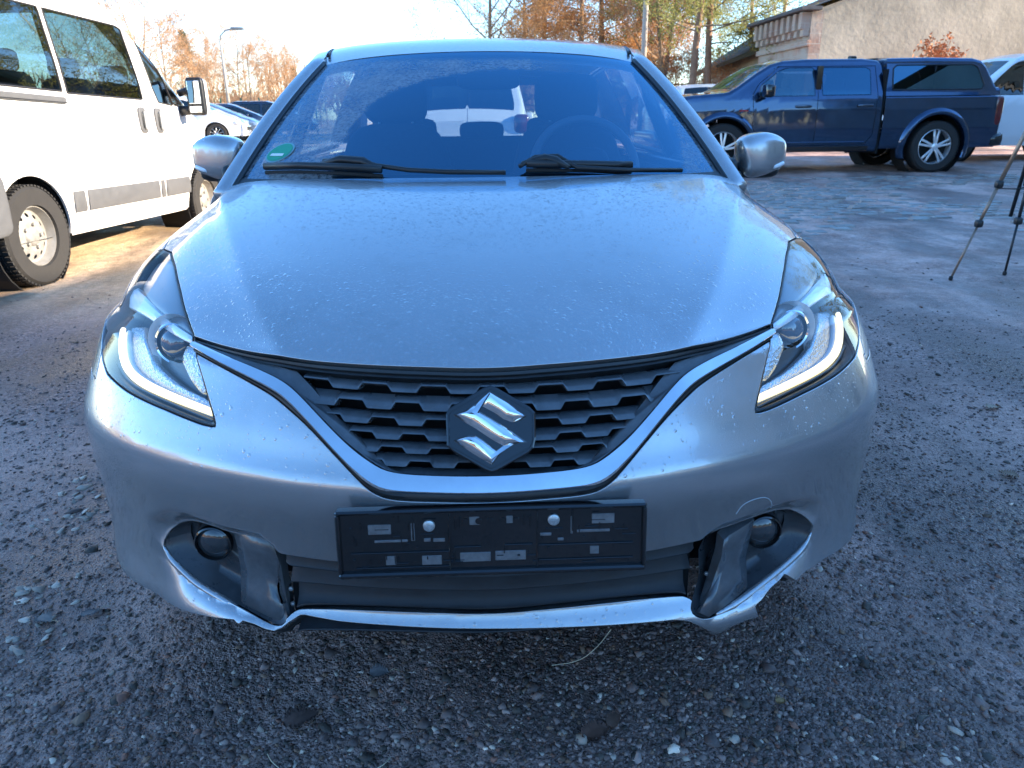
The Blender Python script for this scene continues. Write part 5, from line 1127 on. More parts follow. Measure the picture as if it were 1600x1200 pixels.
for y in (1.81, 2.12):
    p = VL.fn(VL.yv([(y, 1.20)]))[0]; h_ = bpy.data.objects.new('door_handle', None); link(h_, van)
    MB().sbox(p+[.006, 0, 0], (.03, .14, .235), .5, 10).build('recess', GSTRIP, h_, smooth=True); MB().sbox(p+[.020, 0, .0], (.02, .075, .15), .5, 8).build('pocket', BLACK, h_, smooth=True); MB().sbox(p+[.03, .0, .0], (.022, .035, .17), .5, 8).build('lever', mat('handle_grey', (.26, .27, .27), .5), h_, smooth=True)
vm = bpy.data.objects.new('door_mirror', None); link(vm, van); p = np.array([1.18, 2.66, 1.42])
MB().sbox(p+[.0, .05, .02], (.17, .14, .35), .35, 14).build('shell', WPAINT, vm, smooth=True); MB().sbox(p+[.0, -.005, .02], (.18, .08, .37), .3, 14).build('frame', BLACK, vm, smooth=True)
VMG = mat('mirror_glass', (.85, .88, .88), .03, 1.0); MB().box(p+[.0, -.05, .06], (.13, .012, .22), None, .004).build('glass', VMG, vm); MB().box(p+[.0, -.05, -.105], (.13, .012, .06), None, .004).build('wide_angle_glass', VMG, vm)
MB().tube([p+[-.05, .06, -.1], p+[-.20, .02, -.12]], .05, 8).tube([p+[-.05, .06, .1], p+[-.20, .02, .05]], .035, 8).build('arm', BLACK, vm, smooth=True)
for y in (0, 3.0):
    for sg in (1, -1): wheel(van, sg*.90, y, .365, .225, sg, 'steel', rr=.60); MB().lathe([(.44, -.22), (.44, .1), (.43, .1)], (sg*.86, y, .365), (sg, 0, 0), 28).build('arch_liner', DARK, van)
MB().box((0, 1.35, .42), (1.75, 4.3, .10)).build('floor_pan', DARK, van)
MB().tube([(.7, .45, .33), (.75, 2.5, .33)], .02, 6).build('underbody_rail', mat('rusty_steel', (.16, .09, .05), .8, noise=(30, .5)), van)
for i, y in enumerate((-.3, .55, 1.35, 2.15)):
    for x in (-.62, 0, .62):
        if i == 3 and x == 0: continue
        se = bpy.data.objects.new('seat', None); link(se, van); MB().sbox((x, y, 1.15), (.46, .14, .80), .4, 8).build('backrest', CLOTH, se, smooth=True); MB().sbox((x, y+.25, .75), (.46, .48, .16), .4, 8).build('cushion', CLOTH, se, smooth=True); MB().sbox((x, y, 1.62), (.26, .10, .17), .5, 8).build('headrest', CLOTH, se, smooth=True)
MB().sbox((.0, 2.85, 1.15), (1.8, .5, .3), .3, 8).build('dashboard', DASH, van, smooth=True)
MB().sbox((0, 3.74, .48), (1.5, .25, .36), .35, 10).build('front_bumper', GSTRIP, van, smooth=True)
MB().sbox((0, -1.03, .46), (1.95, .2, .26), .3, 10).build('rear_bumper', GSTRIP, van, smooth=True)
MB().sbox((.995, -.62, .62), (.06, .72, .44), .3, 10).build('corner_moulding', GSTRIP, van, smooth=True)
# ------------------------------------------------------------------ dark blue pickup with canopy
PB = mat('dark_blue_paint', (.024, .060, .125), .17, .9, coat=1.0, coatr=.03, noise=(6, .2)); PGL = glassmat('pickup_glass', (.06, .09, .12), 1.6, 0.0, .13, (.28, .66, 1.0)); PCL = glassmat('pickup_front_glass', (.5, .58, .6), 1.55, 0.0, .12, (.4, .75, 1.0))
BRIM = mat('polished_rim', (.8, .81, .82), .25, .7)
pk = thing('pickup_truck', 'dark blue crew cab pickup truck with hardtop canopy parked side-on behind right', 'pickup truck', (7.52+.0, 11.5+.98, .205), rad(90))
# local: +Y forward (world -x), right side = world +y; visible flank is the left (-X)
CL = Loft([(.98, 1.60), (1.0, 1.70), (1.06, 1.745), (1.3, 1.775), (2.2, 1.775), (2.62, 1.75), (2.82, 1.70), (3.05, 1.57), (3.35, 1.37), (3.50, 1.29), (3.58, 1.275), (4.1, 1.24), (4.4, 1.20), (4.52, 1.10), (4.56, .6)],
          [(.98, .99), (2.6, .99), (3.4, .985), (4.2, .97), (4.45, .90), (4.56, .80)],
          [(.3, .95), (.4, .985), (.7, 1.0), (1.0, 1.0), (1.16, .985), (1.25, .96), (1.5, .87), (1.75, .78)], .075, .34, .035)
cp = {'front_win': [(2.10, 1.215), (2.12, 1.64), (2.55, 1.64), (2.68, 1.60), (2.98, 1.38), (3.02, 1.215)], 'rear_win': [(1.18, 1.22), (1.18, 1.60), (1.26, 1.64), (1.98, 1.64), (1.98, 1.22)], 'arch': arc(3.57, .40, .50)}
cg = [[(2.05, .38), (2.05, 1.66)], [(3.08, .40), (3.10, 1.0), (3.12, 1.24), (3.02, 1.40), (2.70, 1.64)], [(1.08, .60), (1.06, 1.2), (1.10, 1.66)], [(1.08, .60), (1.25, .38)], [(1.25, .38), (3.08, .38)], [(1.10, 1.66), (2.70, 1.66)], [(3.14, 1.16), (4.5, 1.10)]]
CL.cut({**cp, '*screen': [(2.84, 1.36), (3.44, 1.36), (3.44, 1.995), (2.84, 1.995)]}, cg, .06)
ch_ = CL.inn('arch'); cs_ = CL.inn('*screen'); cw = {k: CL.inn(k) for k in ('front_win', 'rear_win')}; cany = cw['front_win'] | cw['rear_win']
fd_ = CL.side_mask([(2.05, .38), (3.08, .38), (3.10, 1.0), (3.12, 1.24), (3.02, 1.40), (2.70, 1.66), (2.05, 1.66)]); rd_ = CL.side_mask([(1.25, .38), (2.05, .38), (2.05, 1.66), (1.10, 1.66), (1.06, 1.2), (1.08, .60)])
for s_ in CL.S:
    b_ = ~(ch_ | cs_ | cany); s_.region(b_ & fd_, 'door', PB, pk, inset=.004, flange=.02); s_.region(b_ & rd_, 'door', PB, pk, inset=.004, flange=.02); s_.region(b_ & ~(fd_ | rd_), 'cab_shell', PB, pk, inset=.004, flange=.02)
    s_.region(cw['front_win'], 'side_window', PCL, pk, inset=.004); s_.region(cw['rear_win'], 'side_window', PGL, pk, inset=.004); s_.region(cs_, 'windscreen', PCL, pk, inset=.003)
    s_.region(~(ch_ | cs_ | cany) & (s_.C[:, 1] < .95) & (s_.C[:, 0] < 3.1), 'inner_panel', DARK, pk, inset=0, flange=.003, off=-.05)
CL.cap(.98, 'cab_back', PB, pk); CL.cap(4.56, 'nose', PB, pk, True)
TL = Loft([(-.98, 1.16), (-.96, 1.19), (-.84, 1.45), (-.72, 1.65), (-.64, 1.73), (-.5, 1.765), (.3, 1.78), (.93, 1.775)], [(-.98, .97), (-.6, .985), (.93, .985)], [(1.15, .99), (1.25, .96), (1.5, .90), (1.75, .84)], .07, 1.195, .035)
TL.cut({'win': [(.82, 1.29), (.82, 1.62), (.76, 1.665), (-.50, 1.665), (-.58, 1.62), (-.70, 1.35), (-.66, 1.29)]}, [], .06)
BL = Loft([(-1.06, .98), (-1.05, 1.16), (-.9, 1.19), (.93, 1.19)], [(-1.06, .955), (-.9, .985), (.93, .99)], [(.35, .95), (.45, .98), (.7, 1.0), (1.0, 1.0), (1.2, .985)], .03, .38, .0)
BL.cut({'arch': arc(0, .40, .52)}, [], .06)
cn = bpy.data.objects.new('canopy', None); link(cn, pk)
for s_, t_ in zip(TL.S, BL.S):
    s_.region(~TL.inn('win'), 'shell', PB, cn, inset=.002, flange=.02); s_.region(TL.inn('win'), 'window', PGL, cn, inset=.005, flange=.012); t_.region(~BL.inn('arch'), 'bed_side', PB, pk, inset=.003, flange=.02)
P = TL.fn(np.vstack([TL.S[0].polys['win'], TL.S[0].polys['win'][:1]]))*[-1, 1, 1]; MB().tube(P+[-.003, 0, 0], .011, 6).build('window_frame', BLACK, cn, smooth=True)
MB().box((-.868, .12, 1.47), (.012, .016, .36)).build('window_divider', BLACK, cn)
TL.cap(-.98, 'rear_face', PB, cn); TL.cap(.93, 'front_face', PB, cn, True); BL.cap(-1.06, 'tailgate', PB, pk)
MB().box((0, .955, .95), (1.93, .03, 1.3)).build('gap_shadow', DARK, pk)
for sg in (-1, 1):
    for y, L_, rr_ in ((0, BL, .52), (3.57, CL, .50)):
        # wheel-arch flare
        G_ = []
        for t in np.linspace(-.35 if y == 0 else -.15, math.pi+.35, 40):
            row = []
            for dr, dx in ((-.02, -.06), (-.015, .045), (.02, .055), (.07, .03), (.095, -.01)):
                py, pz = y+(rr_+dr)*math.cos(t), .40+(rr_+dr)*math.sin(t); x = float(L_.xs(np.array([min(max(py, L_.ty[0]), L_.ty[-1])]), np.array([pz]))[0]); row.append((sg*(x+dx), py, max(pz, .22)))
            G_.append(row)
        MB().grid(np.array(G_), flip=sg < 0).build('wheel_flare', PB, pk, smooth=True)
        wheel(pk, sg*.90, y, .40, .27, sg, 'five_double', rr=.70, rim_m=BRIM); MB().lathe([(.53, -.3), (.53, .08)], (sg*.88, y, .42), (sg, 0, 0), 28).build('arch_liner', DARK, pk)
    bar_on(CL, [(1.15, .40), (3.05, .40)], .10, .03, 'running_board', GLOSSB, pk, sg, .06); bar_on(CL, [(1.2, .485), (3.05, .485)], .035, .006, 'sill_trim', ALLOY if sg < -2 else PB, pk, sg, .012)
    for y in (1.26, 2.28): MB().sbox((sg*1.0, y, 1.055), (.04, .27, .05), .5, 8).build('door_handle', mat('dark_chrome', (.10, .12, .15), .12, .9) if 'dark_chrome' not in MATS else MATS['dark_chrome'], pk, smooth=True)
    mo = bpy.data.objects.new('door_mirror', None); link(mo, pk); MB().sbox((sg*1.16, 2.95, 1.29), (.26, .14, .20), .45, 12).build('shell', GLOSSB, mo, smooth=True); MB().box((sg*1.16, 2.882, 1.29), (.2, .01, .15)).build('glass', VMG, mo); MB().tube([(sg*.95, 2.98, 1.2), (sg*1.1, 2.95, 1.25)], .035, 8).build('arm', GLOSSB, mo)
    MB().box((sg*.905, 2.045, 1.43), (.05, .09, .46)).build('b_pillar', GLOSSB, pk)
    MB().sbox((sg*.93, -1.0, .95), (.10, .14, .46), .4, 8).build('tail_lamp', mat('dark_tail_lamp', (.10, .006, .008), .15, coat=1) if 'dark_tail_lamp' not in MATS else MATS['dark_tail_lamp'], pk, smooth=True)
    MB().sbox((sg*.85, 4.45, .98), (.25, .16, .22), .4, 8).build('headlight', MATS['clear_indicator'], pk, smooth=True)
MB().sbox((0, -1.06, .50), (1.94, .30, .24), .3, 12).build('rear_bumper', GLOSSB, pk, smooth=True); MB().sbox((0, 4.55, .55), (1.9, .3, .3), .3, 12).build('front_bumper', GLOSSB, pk, smooth=True)
MB().box((0, 1.8, .55), (1.1, 5.2, .14)).build('chassis', DARK, pk); MB().sbox((0, 1.12, 1.83), (.03, .16, .07), .5, 8).build('roof_aerial', GLOSSB, pk, smooth=True)
MB().tube([(-.9, 0, .40), (.9, 0, .40)], .07, 8).build('rear_axle', DARK, pk)
BADGE = mat('red_badge', (.35, .02, .02), .4, .3); MB().box((-.99, 3.26, 1.0), (.012, .14, .022)).build('badge', BADGE, pk)
for x in (-.4, .4):
    for y in (1.5, 2.4): 
        se = bpy.data.objects.new('seat', None); link(se, pk); MB().sbox((x, y, 1.05), (.5, .16, .62), .4, 8).build('backrest', CLOTH, se, smooth=True); MB().sbox((x, y-.02, 1.43), (.27, .1, .16), .5, 8).build('headrest', CLOTH, se, smooth=True)
MB().sbox((0, 3.15, 1.12), (1.7, .5, .22), .3, 8).build('dashboard', DASH, pk, smooth=True)
# ------------------------------------------------------------------ parked cars further off
def parked_car(name, label, loc, heading, pm, kind='suv', group=None, detail=True, cat='car'):
    """heading: degrees clockwise from +y"""
    o = thing(name, label, cat, loc, -rad(heading), group)
    if kind == 'suv': Hh, hb, W_, r_, wb, lf, lr = 1.62, 1.02, .92, .35, 2.65, .90, .95
    elif kind == 'car': Hh, hb, W_, r_, wb, lf, lr = 1.45, .92, .89, .32, 2.6, .88, .85
    elif kind == 'hatch': Hh, hb, W_, r_, wb, lf, lr = 1.55, .95, .86, .31, 2.5, .78, .68
    else: Hh, hb, W_, r_, wb, lf, lr = 1.95, 1.15, .96, .34, 3.0, .9, 1.0
    z0 = .28; a, f = -lr, wb+lf; hf = wb+.18
    if kind == 'van': top = [(a, 1.2), (a+.04, Hh-.25), (a+.18, Hh-.05), (a+.5, Hh), (1.7, Hh), (2.0, Hh-.08), (2.75, hb+.14), (2.95, hb+.05), (3.5, hb-.12), (f-.12, hb-.25), (f, .55)]
    else: top = [(a, .62), (a+.05, hb), (a+.28, hb+.22), (a+.55, Hh-.08), (a+.9, Hh), (wb*.52, Hh), (wb*.62, Hh-.06), (wb*.98, hb+.10), (wb*1.03, hb+.03), (wb+.45, hb-.09), (f-.18, hb-.22), (f-.05, hb-.36), (f, .42)]
    L_ = Loft(top, [(a, W_*.82), (a+.3, W_*.96), (0, W_), (wb, W_), (f-.35, W_*.92), (f-.1, W_*.78), (f, W_*.6)], [(z0, .95), (.45, .99), (.7, 1.0), (hb-.08, .985), (hb, .96), (hb+.2, .89), (Hh, .76)], .085, z0, .03)
    t_ = Hh-.13
    if kind == 'van': wins = {'w1': [(1.85, hb+.06), (2.62, hb+.06), (2.1, t_), (1.85, t_)], 'w2': [(.7, hb+.06), (1.75, hb+.06), (1.75, t_), (.7, t_)], 'w3': [(-.75, hb+.06), (.6, hb+.06), (.6, t_), (-.75, t_)]}; scr = [(2.06, 1.4), (2.72, 1.4), (2.72, 1.995), (2.06, 1.995)]
    else: wins = {'w1': [(wb*.46, hb+.02), (wb*.93, hb+.02), (wb*.68, t_-.02), (wb*.46, t_)], 'w2': [(.10, hb+.03), (wb*.42, hb+.02), (wb*.42, t_), (.18, t_)], 'w3': [(a+.42, hb+.08), (.02, hb+.04), (.10, t_-.01), (a+.72, t_-.06)]}; scr = [(wb*.645, 1.38), (wb*.97, 1.38), (wb*.97, 1.995), (wb*.645, 1.995)]
    L_.cut({**wins, 'ra': arc(0, r_, r_+.05, 18), 'fa': arc(wb, r_, r_+.05, 18), '*s': scr, '*r': [(a+.20, 1.36), (a+.56, 1.36), (a+.56, 1.995), (a+.20, 1.995)]}, [[(wb*.44, z0+.05), (wb*.44, t_)], [(wb-.35, z0+.05), (wb*.86, hb*.7), (wb*.9, hb)]], .13)
    hole = L_.inn('ra') | L_.inn('fa'); wn_ = L_.inn('w1') | L_.inn('w2') | L_.inn('w3'); sc_ = L_.inn('*s') | L_.inn('*r')
    for s_ in L_.S:
        s_.region(~(hole | wn_ | sc_), 'body', pm, o, inset=.003, flange=.02)
        for k in wins: s_.region(L_.inn(k), 'side_window', DGLASS, o, inset=.006)
        s_.region(L_.inn('*s'), 'windscreen', DGLASS, o, inset=.003); s_.region(L_.inn('*r'), 'rear_window', DGLASS, o, inset=.003)
    L_.cap(a, 'rear_panel', pm, o); L_.cap(f, 'nose_panel', pm, o, True)
    for sg in (-1, 1):
        for y in (0, wb): wheel(o, sg*(W_-.12), y, r_, .21, sg, 'ten', rr=.68); MB().lathe([(r_+.06, -.2), (r_+.06, .06)], (sg*(W_-.1), y, r_), (sg, 0, 0), 20).build('arch_liner', DARK, o)
        MB().sbox((sg*W_*.72, f-.20, hb-.30), (.36, .26, .16), .5, 8).build('headlight', MATS['clear_indicator'], o, smooth=True); MB().sbox((sg*W_*.80, a+.08, hb-.02), (.2, .14, .24), .5, 8).build('tail_lamp', MATS['dark_tail_lamp'], o, smooth=True)
        MB().sbox((sg*(W_+.07), wb*.84, hb+.06), (.19, .12, .14), .55, 8).build('door_mirror', pm, o, smooth=True)
    MB().sbox((0, f-.02, .48), (W_*1.3, .14, .28), .35, 8).build('front_bumper', pm, o, smooth=True); MB().box((0, f+.052, .52), (W_*.9, .02, .12)).build('grille', BLACK, o); MB().box((0, wb/2, .36), (W_*1.6, wb+1.0, .12)).build('underbody', DARK, o)
    MB().sbox((0, wb*.78, hb-.06), (W_*1.7, .5, .2), .3, 8).build('dashboard', DARK, o, smooth=True)
    for x in (-.36, .36): MB().sbox((x, wb*.42, hb), (.46, .14, .7), .4, 8).build('front_seat', CLOTH, o, smooth=True)
    MB().sbox((0, wb*.08, hb-.1), (1.2, .15, .6), .4, 8).build('rear_seat', CLOTH, o, smooth=True)
    return o

SILW = mat('pearl_white_paint', (.74, .75, .76), .25, coat=.8); DBLU = mat('slate_blue_paint', (.05, .06, .10), .25, .4, coat=.9); SGRY = mat('silver_grey_paint', (.33, .36, .42), .28, .6, coat=.8); NAVY = mat('navy_paint', (.02, .03, .06), .25, .3, coat=.9)
def on(px, y): p = at(px, 300, y=y); return (float(p[0]), y, float(GZ(p[0], y)))
G_ = 'cars parked in rows behind the lot'
parked_car('parked_car', 'white off-road style car nose right beyond the minibus mirror', tuple(np.array(on(357, 27.0))-[2.65, 0, 0]), 84, SILW, 'suv', G_)
parked_car('parked_car', 'silver blue saloon just behind the white off-road style car', tuple(np.array(on(378, 31.0))-[2.3, 0, 0]), 84, SGRY, 'car', G_)
parked_car('parked_car', 'slate grey hatchback with raked windscreen, third in the distant row', tuple(np.array(on(412, 33.5))-[2.4, 0, 0]), 82, DBLU, 'car', G_)
parked_car('parked_car', 'navy blue estate with dark roof, farthest of the distant row', tuple(np.array(on(470, 37.5))-[2.5, 0, 0]), 86, NAVY, 'suv', G_)
parked_car('parked_car', 'white hatchback seen between the silver windscreen and the pickup bonnet', tuple(np.array(on(1092, 17.5))), 2, SILW, 'hatch', G_)
parked_car('parked_van', 'white van cut by the right edge behind the pickup tail', tuple(np.array(on(1640, 14.6))+[0.2, 0, .0]), -90, SILW, 'van', None, cat='van')
parked_car('parked_car', 'white hatchback seen through the rear window of the silver car', tuple(np.array(on(735, 9.5))), 0, SILW, 'hatch', G_)
# ================================================================== trees
def segs_mesh(S, n=4):
    """S: array (k,8) p0,p1,r0,r1 -> prism verts, quads"""
    S = np.array(S, float); p0, p1, r0, r1 = S[:, :3], S[:, 3:6], S[:, 6], S[:, 7]; d = p1-p0; d /= np.linalg.norm(d, axis=1)[:, None]+1e-9
    u = np.where(np.abs(d[:, 2:3]) < .9, np.array([[0, 0, 1.0]]), np.array([[1.0, 0, 0]])); a = np.cross(d, u); a /= np.linalg.norm(a, axis=1)[:, None]+1e-9; b = np.cross(d, a); V = []
    for P, r in ((p0, r0), (p1, r1)):
        for k in range(n): t = 2*math.pi*k/n; V.append(P+(a*math.cos(t)+b*math.sin(t))*r[:, None])
    V = np.stack(V, 1).reshape(-1, 3); m = 2*n; i = np.arange(len(S))[:, None]*m
    F = np.concatenate([i+np.array([[k, (k+1) % n, n+(k+1) % n, n+k]]) for k in range(n)], 0); return V, F
def rot_about(v, ax, a):
    ax = ax/(np.linalg.norm(ax)+1e-9); return v*math.cos(a)+np.cross(ax, v)*math.sin(a)+ax*(ax @ v)*(1-math.cos(a))
class Tree:
    def __init__(s, seed): s.g = random.Random(seed); s.T = []; s.B = []; s.tips = []
    def limb(s, p, d, L, r, lev, P):
        g = s.g; n = P['seg'][lev]; pts = [p]; d = d/np.linalg.norm(d)
        for i in range(n):
            j = np.array([g.gauss(0, 1), g.gauss(0, 1), g.gauss(0, 1)])*P['wob'][lev]; d = d+j+np.array([0, 0, P['grav'][lev]]); d /= np.linalg.norm(d)
            q = p+d*L/n; ra, rb = r*(1-i/n*P['tap'][lev]), r*(1-(i+1)/n*P['tap'][lev]); (s.T if lev == 0 else s.B).append((*p, *q, ra, rb)); p = q; pts.append(p)
        if lev+1 >= P['lev']: s.tips += pts[1:]; return
        nc = P['kids'][lev]
        for k in range(nc):
            t = P['from'][lev]+(1-P['from'][lev])*(k+g.random())/nc; i = min(int(t*n), n-1); f = t*n-i; q = pts[i]*(1-f)+pts[i+1]*f; dd = pts[i+1]-pts[i]; dd = dd/np.linalg.norm(dd)
            pr = np.cross(dd, np.array([g.gauss(0, 1), g.gauss(0, 1), g.gauss(0, 1)])); c = rot_about(dd, pr, rad(P['ang'][lev]+g.gauss(0, 9)))
            s.limb(q, c, L*P['len'][lev]*(P['prof'](t) if lev == 0 else (1.1-.6*t))*(.75+.5*g.random()), max(r*P['rad'][lev]*(1-t*.55), P['rmin']), lev+1, P)
def leaf_tris(tips, n, spread, size, seed, droop=0.0, blade=2.6):
    g = np.random.default_rng(seed); tips = np.array(tips); c = tips[g.integers(0, len(tips), n)]+g.normal(0, spread, (n, 3)); d = g.normal(0, 1, (n, 3)); d[:, 2] -= droop; d /= np.linalg.norm(d, axis=1)[:, None]; e = np.cross(d, g.normal(0, 1, (n, 3))); e /= np.linalg.norm(e, axis=1)[:, None]
    s = g.uniform(.5, 1.3, (n, 1))*size; V = np.stack([c-e*s/blade, c+e*s/blade, c+d*s*1.6], 1).reshape(-1, 3); return V, np.arange(3*n).reshape(-1, 3)
BARE = dict(lev=5, seg=[7, 4, 3, 2, 2], wob=[.05, .12, .18, .2, .25], grav=[.0, .05, .05, .03, .0], tap=[.85, .8, .8, .8, .7], kids=[17, 6, 5, 4], ang=[52, 46, 44, 42], len=[.40, .48, .5, .52], rad=[.42, .5, .55, .6], rmin=.006, prof=lambda t: .45+.9*(1-abs(t-.45)*1.3))
BARE['from'] = [.22, .2, .15, .1]
LARCH = dict(lev=4, seg=[9, 5, 3, 2], wob=[.03, .09, .14, .2], grav=[.02, -.03, -.10, -.05], tap=[.9, .85, .8, .7], kids=[46, 9, 5], ang=[80, 58, 50], len=[.32, .40, .5], rad=[.26, .45, .55], rmin=.006, prof=lambda t: 1.25-1.05*t); LARCH['from'] = [.10, .15, .1]
PINE = dict(lev=4, seg=[10, 5, 3, 2], wob=[.035, .16, .2, .25], grav=[.01, .03, .06, .08], tap=[.65, .85, .8, .7], kids=[26, 7, 4], ang=[72, 48, 45], len=[.30, .48, .5], rad=[.30, .45, .55], rmin=.008, prof=lambda t: .45+1.0*math.sin(math.pi*min(1, max(0, (t-.2)/.85)))); PINE['from'] = [.32, .3, .1]
SPRU = dict(lev=3, seg=[8, 4, 2], wob=[.01, .05, .1], grav=[.02, -.03, -.05], tap=[.95, .85, .7], kids=[60, 8], ang=[86, 55], len=[.30, .4], rad=[.2, .45], rmin=.008, prof=lambda t: 1.2-1.15*t); SPRU['from'] = [.06, .1]
BARK = mat('grey_brown_bark', (.24, .17, .11), .9, noise=(5, .4)); PBARK = mat('pine_bark', (.27, .16, .10), .9, noise=(2.5, .45), bump=(14, .8, .03)); TWIG = mat('russet_twigs', (.36, .22, .12), .9, noise=(.7, .35)); TWIG2 = mat('grey_twigs', (.34, .25, .17), .9, noise=(.7, .3))
LNEED = mat('larch_needles', (.62, .33, .13), .8, noise=(1.2, .4)); PNEED = mat('pine_needles', (.30, .30, .09), .7, noise=(1.0, .5)); SNEED = mat('spruce_needles', (.10, .13, .07), .8, noise=(1.2, .4)); DRYL = mat('dry_leaves', (.52, .30, .15), .8, noise=(1.5, .4))
def leafglow(m, amt=.5):      # thin leaves let some light through
    nt = m.node_tree; b = nt.nodes['Principled BSDF']; o = [n for n in nt.nodes if n.type == 'OUTPUT_MATERIAL'][0]; t = nt.nodes.new('ShaderNodeBsdfTranslucent'); src = b.inputs['Base Color'].links[0].from_socket; nt.links.new(src, t.inputs[0]); x = nt.nodes.new('ShaderNodeMixShader'); x.inputs[0].default_value = amt; nt.links.new(b.outputs[0], x.inputs[1]); nt.links.new(t.outputs[0], x.inputs[2]); nt.links.new(x.outputs[0], o.inputs[0])
for m_ in (LNEED, PNEED, SNEED, DRYL): leafglow(m_)
PROTO = {}
def tree_proto(kind, seed):
    if (kind, seed) in PROTO: return PROTO[kind, seed]
    t = Tree(seed); H = {'bare': 9.0, 'larch': 14.0, 'pine': 14.0, 'spruce': 9.0}[kind]; P = {'bare': BARE, 'larch': LARCH, 'pine': PINE, 'spruce': SPRU}[kind]; r = {'bare': .14, 'larch': .22, 'pine': .20, 'spruce': .14}[kind]
    d0 = np.array([t.g.gauss(0, .03), t.g.gauss(0, .03), 1.0]); t.limb(np.array([0.0, 0, -.15]), d0, H, r, 0, P)
    V, F = segs_mesh(t.T, 8); tm = (V, F, PBARK if kind == 'pine' else BARK); crown = [(*segs_mesh(t.B, 3), TWIG if kind in ('bare', 'larch') else BARK)]
    if kind == 'bare': crown[0] = (*crown[0][:2], TWIG if seed % 2 else TWIG2); crown.append((*leaf_tris(t.tips, 5500 if seed % 2 else 2200, .14, .07, seed, .3), DRYL))
    if kind == 'larch': crown.append((*leaf_tris(t.tips, 56000, .15, .085, seed, .2, 3.5), LNEED))
    if kind == 'pine': crown.append((*leaf_tris(t.tips, 24000, .17, .13, seed, -.3, 5.0), PNEED))
    if kind == 'spruce': crown.append((*leaf_tris(t.tips, 16000, .12, .09, seed, .5, 4.0), SNEED))
    a = mesh('trunk', tm[0], tm[1], tm[2], smooth=True); me_t = a.data; COL.objects.unlink(a); bpy.data.objects.remove(a)
    mats_ = []; Vs = []; Fs = []; fm = []; b = 0
    for i, (v, f, m) in enumerate(crown): Vs.append(v); Fs += (f+b).tolist(); fm += [i]*len(f); b += len(v); mats_.append(m)
    a = mesh('crown', np.vstack(Vs), Fs, mats=mats_, fm=fm); me_c = a.data; COL.objects.unlink(a); bpy.data.objects.remove(a)
    PROTO[kind, seed] = (me_t, me_c); return PROTO[kind, seed]
def tree(kind, seed, px, y, scale, rz, name, label, group=None, x=None, lean=0.0):
    X = float(at(px, 300, y=y)[0]) if x is None else x; o = thing(name, label, 'tree', (X, y, float(GZ(X, y))), rz, group, ry=lean); o.scale = (scale, scale, scale)
    for nm, me in zip(('trunk', 'crown'), tree_proto(kind, seed)): link(bpy.data.objects.new(nm, me), o)
    return o
rg = random.Random(77); GB = 'bare trees along the far left edge of the yard'; k_ = 0
spots = [(236, 52, .92), (262, 60, 1.02), (290, 64, .95), (312, 58, .62), (334, 70, .80), (352, 62, .66), (368, 74, .85), (392, 66, .76), (412, 60, .66), (430, 72, .82), (446, 66, .68), (462, 60, .58), (478, 72, .66), (498, 66, .52), (522, 74, .6), (560, 70, .5), (600, 76, .55), (650, 70, .5), (205, 58, .8), (160, 62, .9), (700, 74, .55), (345, 82, .9), (405, 84, .9), (455, 84, .8), (300, 86, 1.0)]
for i, (px, y, s) in enumerate(spots):
    tree('bare', (3, 4, 7)[i % 3], px, y, s, rg.uniform(0, 6.28), 'bare_tree', 'bare russet brown tree in the far row behind the parked cars on the left', GB)
tree('spruce', 5, 326, 66, .86, .4, 'spruce_tree', 'pale green spruce rising above the bare trees left of the lamp post')
for i, (px, y, s) in enumerate([(482, 78, .62), (512, 80, .5)]): tree('spruce', 5, px, y, s, 1.5*i, 'spruce_tree', ('small spruce beside the left windscreen pillar, nearer to the lamp post', 'small spruce closest to the left windscreen pillar of the silver car')[i])
tree('larch', 8, 905, 33, .8, .3, 'larch_tree', 'rust orange larch directly left of the concrete pole')
tree('larch', 9, 855, 38, .8, 2.0, 'larch_tree', 'rust orange larch above the middle of the silver roof')
tree('larch', 8, 975, 40, .85, 4.0, 'larch_tree', 'rust orange larch behind the concrete pole')
tree('larch', 9, 940, 37, .85, 1.2, 'larch_tree', 'rust orange larch just left of the concrete pole, behind the nearest larch')
tree('larch', 8, 1018, 36, .72, 5.0, 'larch_tree', 'rust orange larch right of the concrete pole before the pines')
tree('bare', 7, 775, 36, 1.05, 1.1, 'bare_tree', 'thin bare tree with pinkish twigs, leftmost above the silver roof')
tree('bare', 4, 820, 42, 1.1, 3.1, 'bare_tree', 'bare tree between the pinkish tree and the orange larches')
tree('bare', 3, 1030, 32, .95, 2.1, 'bare_tree', 'slender bare tree between the concrete pole and the pines')
tree('pine', 6, 1066, 28, .74, .5, 'pine_tree', 'dark straight pine trunk above the right windscreen pillar', lean=rad(1))
tree('pine', 12, 1096, 29.5, .76, 3.5, 'pine_tree', 'leaning reddish pine left of the mossy barn roof', lean=rad(5))
tree('pine', 6, 1190, 52, .95, 2.5, 'pine_tree', 'pine crown behind the mossy barn roof')
tree('pine', 12, 1150, 58, 1.0, 1.0, 'pine_tree', 'distant pine between the leaning pine and the barn')
tree('pine', 6, 0, 34, .8, 4.1, 'pine_tree', 'tall pine rising behind the weathered gable building', x=21.0)
tree('pine', 12, 0, 16.5, .75, 5.2, 'pine_tree', 'tall pine off the right edge mirrored in the minibus windows', x=17.5)
